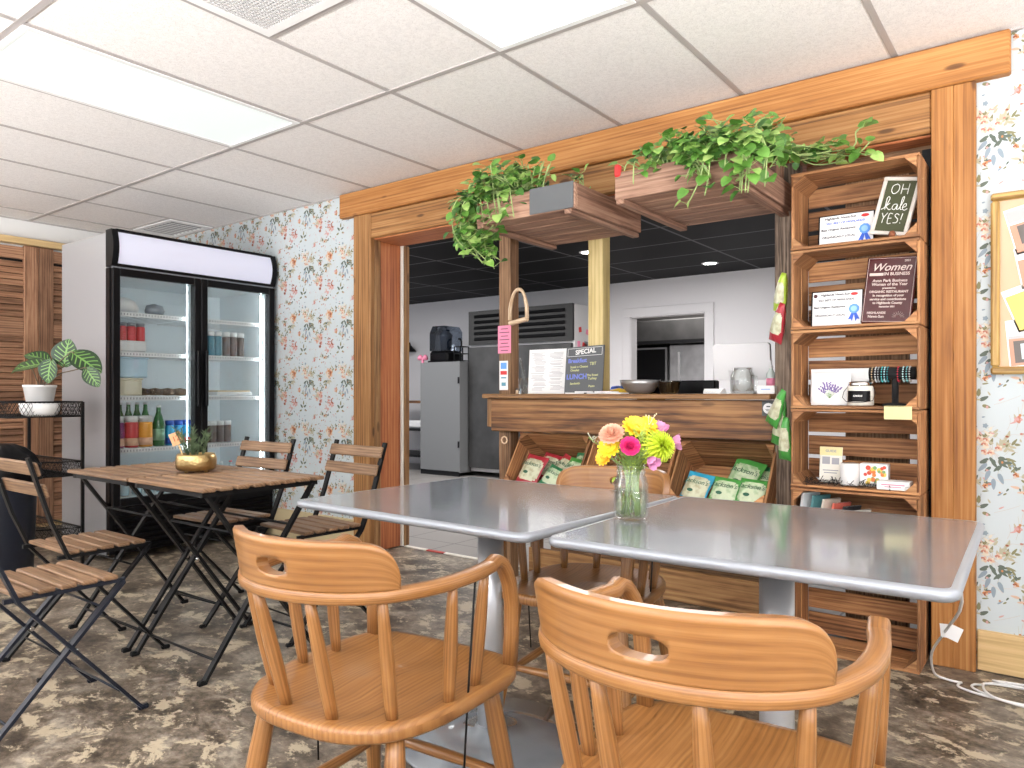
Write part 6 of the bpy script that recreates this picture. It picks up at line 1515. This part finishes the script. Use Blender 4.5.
# ------------------------------------------------------------------ framed photo board on the right wall
x0 = -.222; fw_, fh_ = .52, .665
t = thing('photo_board', 'gold-framed pin board of shop photos on the right wallpaper', 'picture frame', (x0+fw_/2, YW-.002, 1.105))
GF = wood('gilt_frame_wood', (.22, .12, .03), (.42, .25, .07), (.55, .37, .13), .4, 2, 30, .1)
for (c, s) in (((0, -.014, .014), (fw_, .028, .028)), ((0, -.014, fh_-.014), (fw_, .028, .028)), ((-fw_/2+.014, -.014, fh_/2), (.028, .028, fh_-.056)), ((fw_/2-.014, -.014, fh_/2), (.028, .028, fh_-.056))): b = MB(); b.box(c, s, bev=.007); b.build('frame_rail', GF, t)
b = MB(); b.box((0, -.006, fh_/2), (fw_-.05, .008, fh_-.05), tone=0); b.build('backing', mat('peach_board', (.60, .42, .28), .8), t)
PH = [M_['paper'], cmat('photo_dark', (.12, .10, .09)), cmat('photo_brick', (.50, .26, .17)), cmat('photo_yellow', (.78, .55, .12)), cmat('photo_grey', (.42, .42, .42)), cmat('photo_glass', (.55, .66, .70))]
def photo(label, cx_, cz_, w_, h_, rot, shapes):
    q = thing('pinned_photo', label, 'photo', (x0+fw_/2+cx_, YW-.0128, 1.105+cz_), (0, rot, 0)); b = MB(); b.box((0, 0, 0), (w_, .001, h_), tone=0); b.build('print', M_['paper'], q); b = MB()
    for i, (m, P) in enumerate(shapes): b.prism([(p[0]*w_, p[1]*h_) for p in P], (0, -.0006-.00025*i, 0), (1, 0, 0), (0, 0, 1), .0002, mat=m, tone=0)
    b.build('picture', PH, q)
RC = lambda a, c, d, e: [(a, c), (d, c), (d, e), (a, e)]
photo('pinned photo of a brick shop front, topmost on the board', -.10, .54, .21, .17, R(-14), [(4, RC(-.48, .2, .48, .45)), (2, RC(-.48, -.46, .48, .15)), (1, RC(-.05, -.3, .4, .1)), (5, RC(0, -.25, .35, .05)), (1, RC(-.38, -.3, -.2, .1))])
photo('pinned photo of a shop entrance, second down on the board', -.07, .40, .22, .15, R(-10), [(2, RC(-.48, -.46, .48, .2)), (1, RC(-.25, -.46, .0, .15)), (3, RC(.1, -.3, .3, .1)), (4, RC(.35, -.46, .48, .2))])
photo('pinned photo of a yellow awning, third down on the board', -.08, .27, .26, .16, R(-20), [(3, RC(-.48, -.46, .48, .35)), (4, [(.1, -.4), (.45, -.4), (.4, .2), (.2, .2)]), (2, RC(-.3, -.45, -.1, -.2))])
photo('pinned photo of white shop windows, lowest on the board', -.095, .12, .23, .17, R(-5), [(2, RC(-.48, -.48, .48, .1)), (1, RC(-.42, -.42, .48, .05)), (5, RC(-.33, -.35, -.08, -.02)), (5, RC(0, -.35, .3, -.02)), (4, RC(-.48, .1, .48, .16))])

# ------------------------------------------------------------------ white cable with tag
t = thing('white_cable', 'coiled white power cable with a paper tag by the right post', 'cable', (-.27, 2.95, 0))
def W_(u, v, z): return at_z(u, v, z)-Vector((-.27, 2.95, 0))
P = [Vector(q) for q in ((-.22, 2.0, .685), (-.214, 2.2, .499), (-.281, 2.5, .339), (-.358, 2.8, .17), (-.372, 2.96, .05), (-.345, 3.03, .012), (-.30, 3.04, .006))]
P = [p-Vector((-.27, 2.95, 0)) for p in P]
cx_, cy_ = -.13, 3.04
for k in range(38):
    a = PI+2*PI*k/13; r1, r2 = .17+.03*math.sin(k*.9), .10+.02*math.cos(k*.7); P.append(Vector((cx_+r1*math.cos(a)+.02*(k/13), cy_+r2*math.sin(a)-.012*(k/13), .006+.006*(k//13)+.004*math.sin(k)))-Vector((-.27, 2.95, 0)))
P.append(Vector((.35, 3.1, .02))-Vector((-.27, 2.95, 0))); P.append(Vector((.30, 3.215, .30))-Vector((-.27, 2.95, 0)))
Q = []
for i in range(len(P)-1):
    g_ = lambda j: P[min(max(j, 0), len(P)-1)]; p0, p1_, p2, p3 = g_(i-1), g_(i), g_(i+1), g_(i+2)
    for k in range(4): u = k/4; Q.append(.5*(2*p1_+(p2-p0)*u+(2*p0-5*p1_+4*p2-p3)*u*u+(3*p1_-p0-3*p2+p3)*u**3))
Q.append(P[-1]); Q = [Vector((q.x, q.y, max(q.z, .0045))) for q in Q]
b = MB(); b.tube(Q, .0042, 8, tone=0); b.build('cable', M_['cable'], t)
b = MB(); b.box((.005, -.43, .325), (.036, .001, .044), Matrix.Rotation(.35, 4, 'Y'), tone=0); b.box((-.02, -.42, .325), (.024, .001, .04), Matrix.Rotation(-.2, 4, 'Z') @ Matrix.Rotation(-.1, 4, 'Y'), tone=0); tg = b.build('paper_tag', M_['paper'], t)
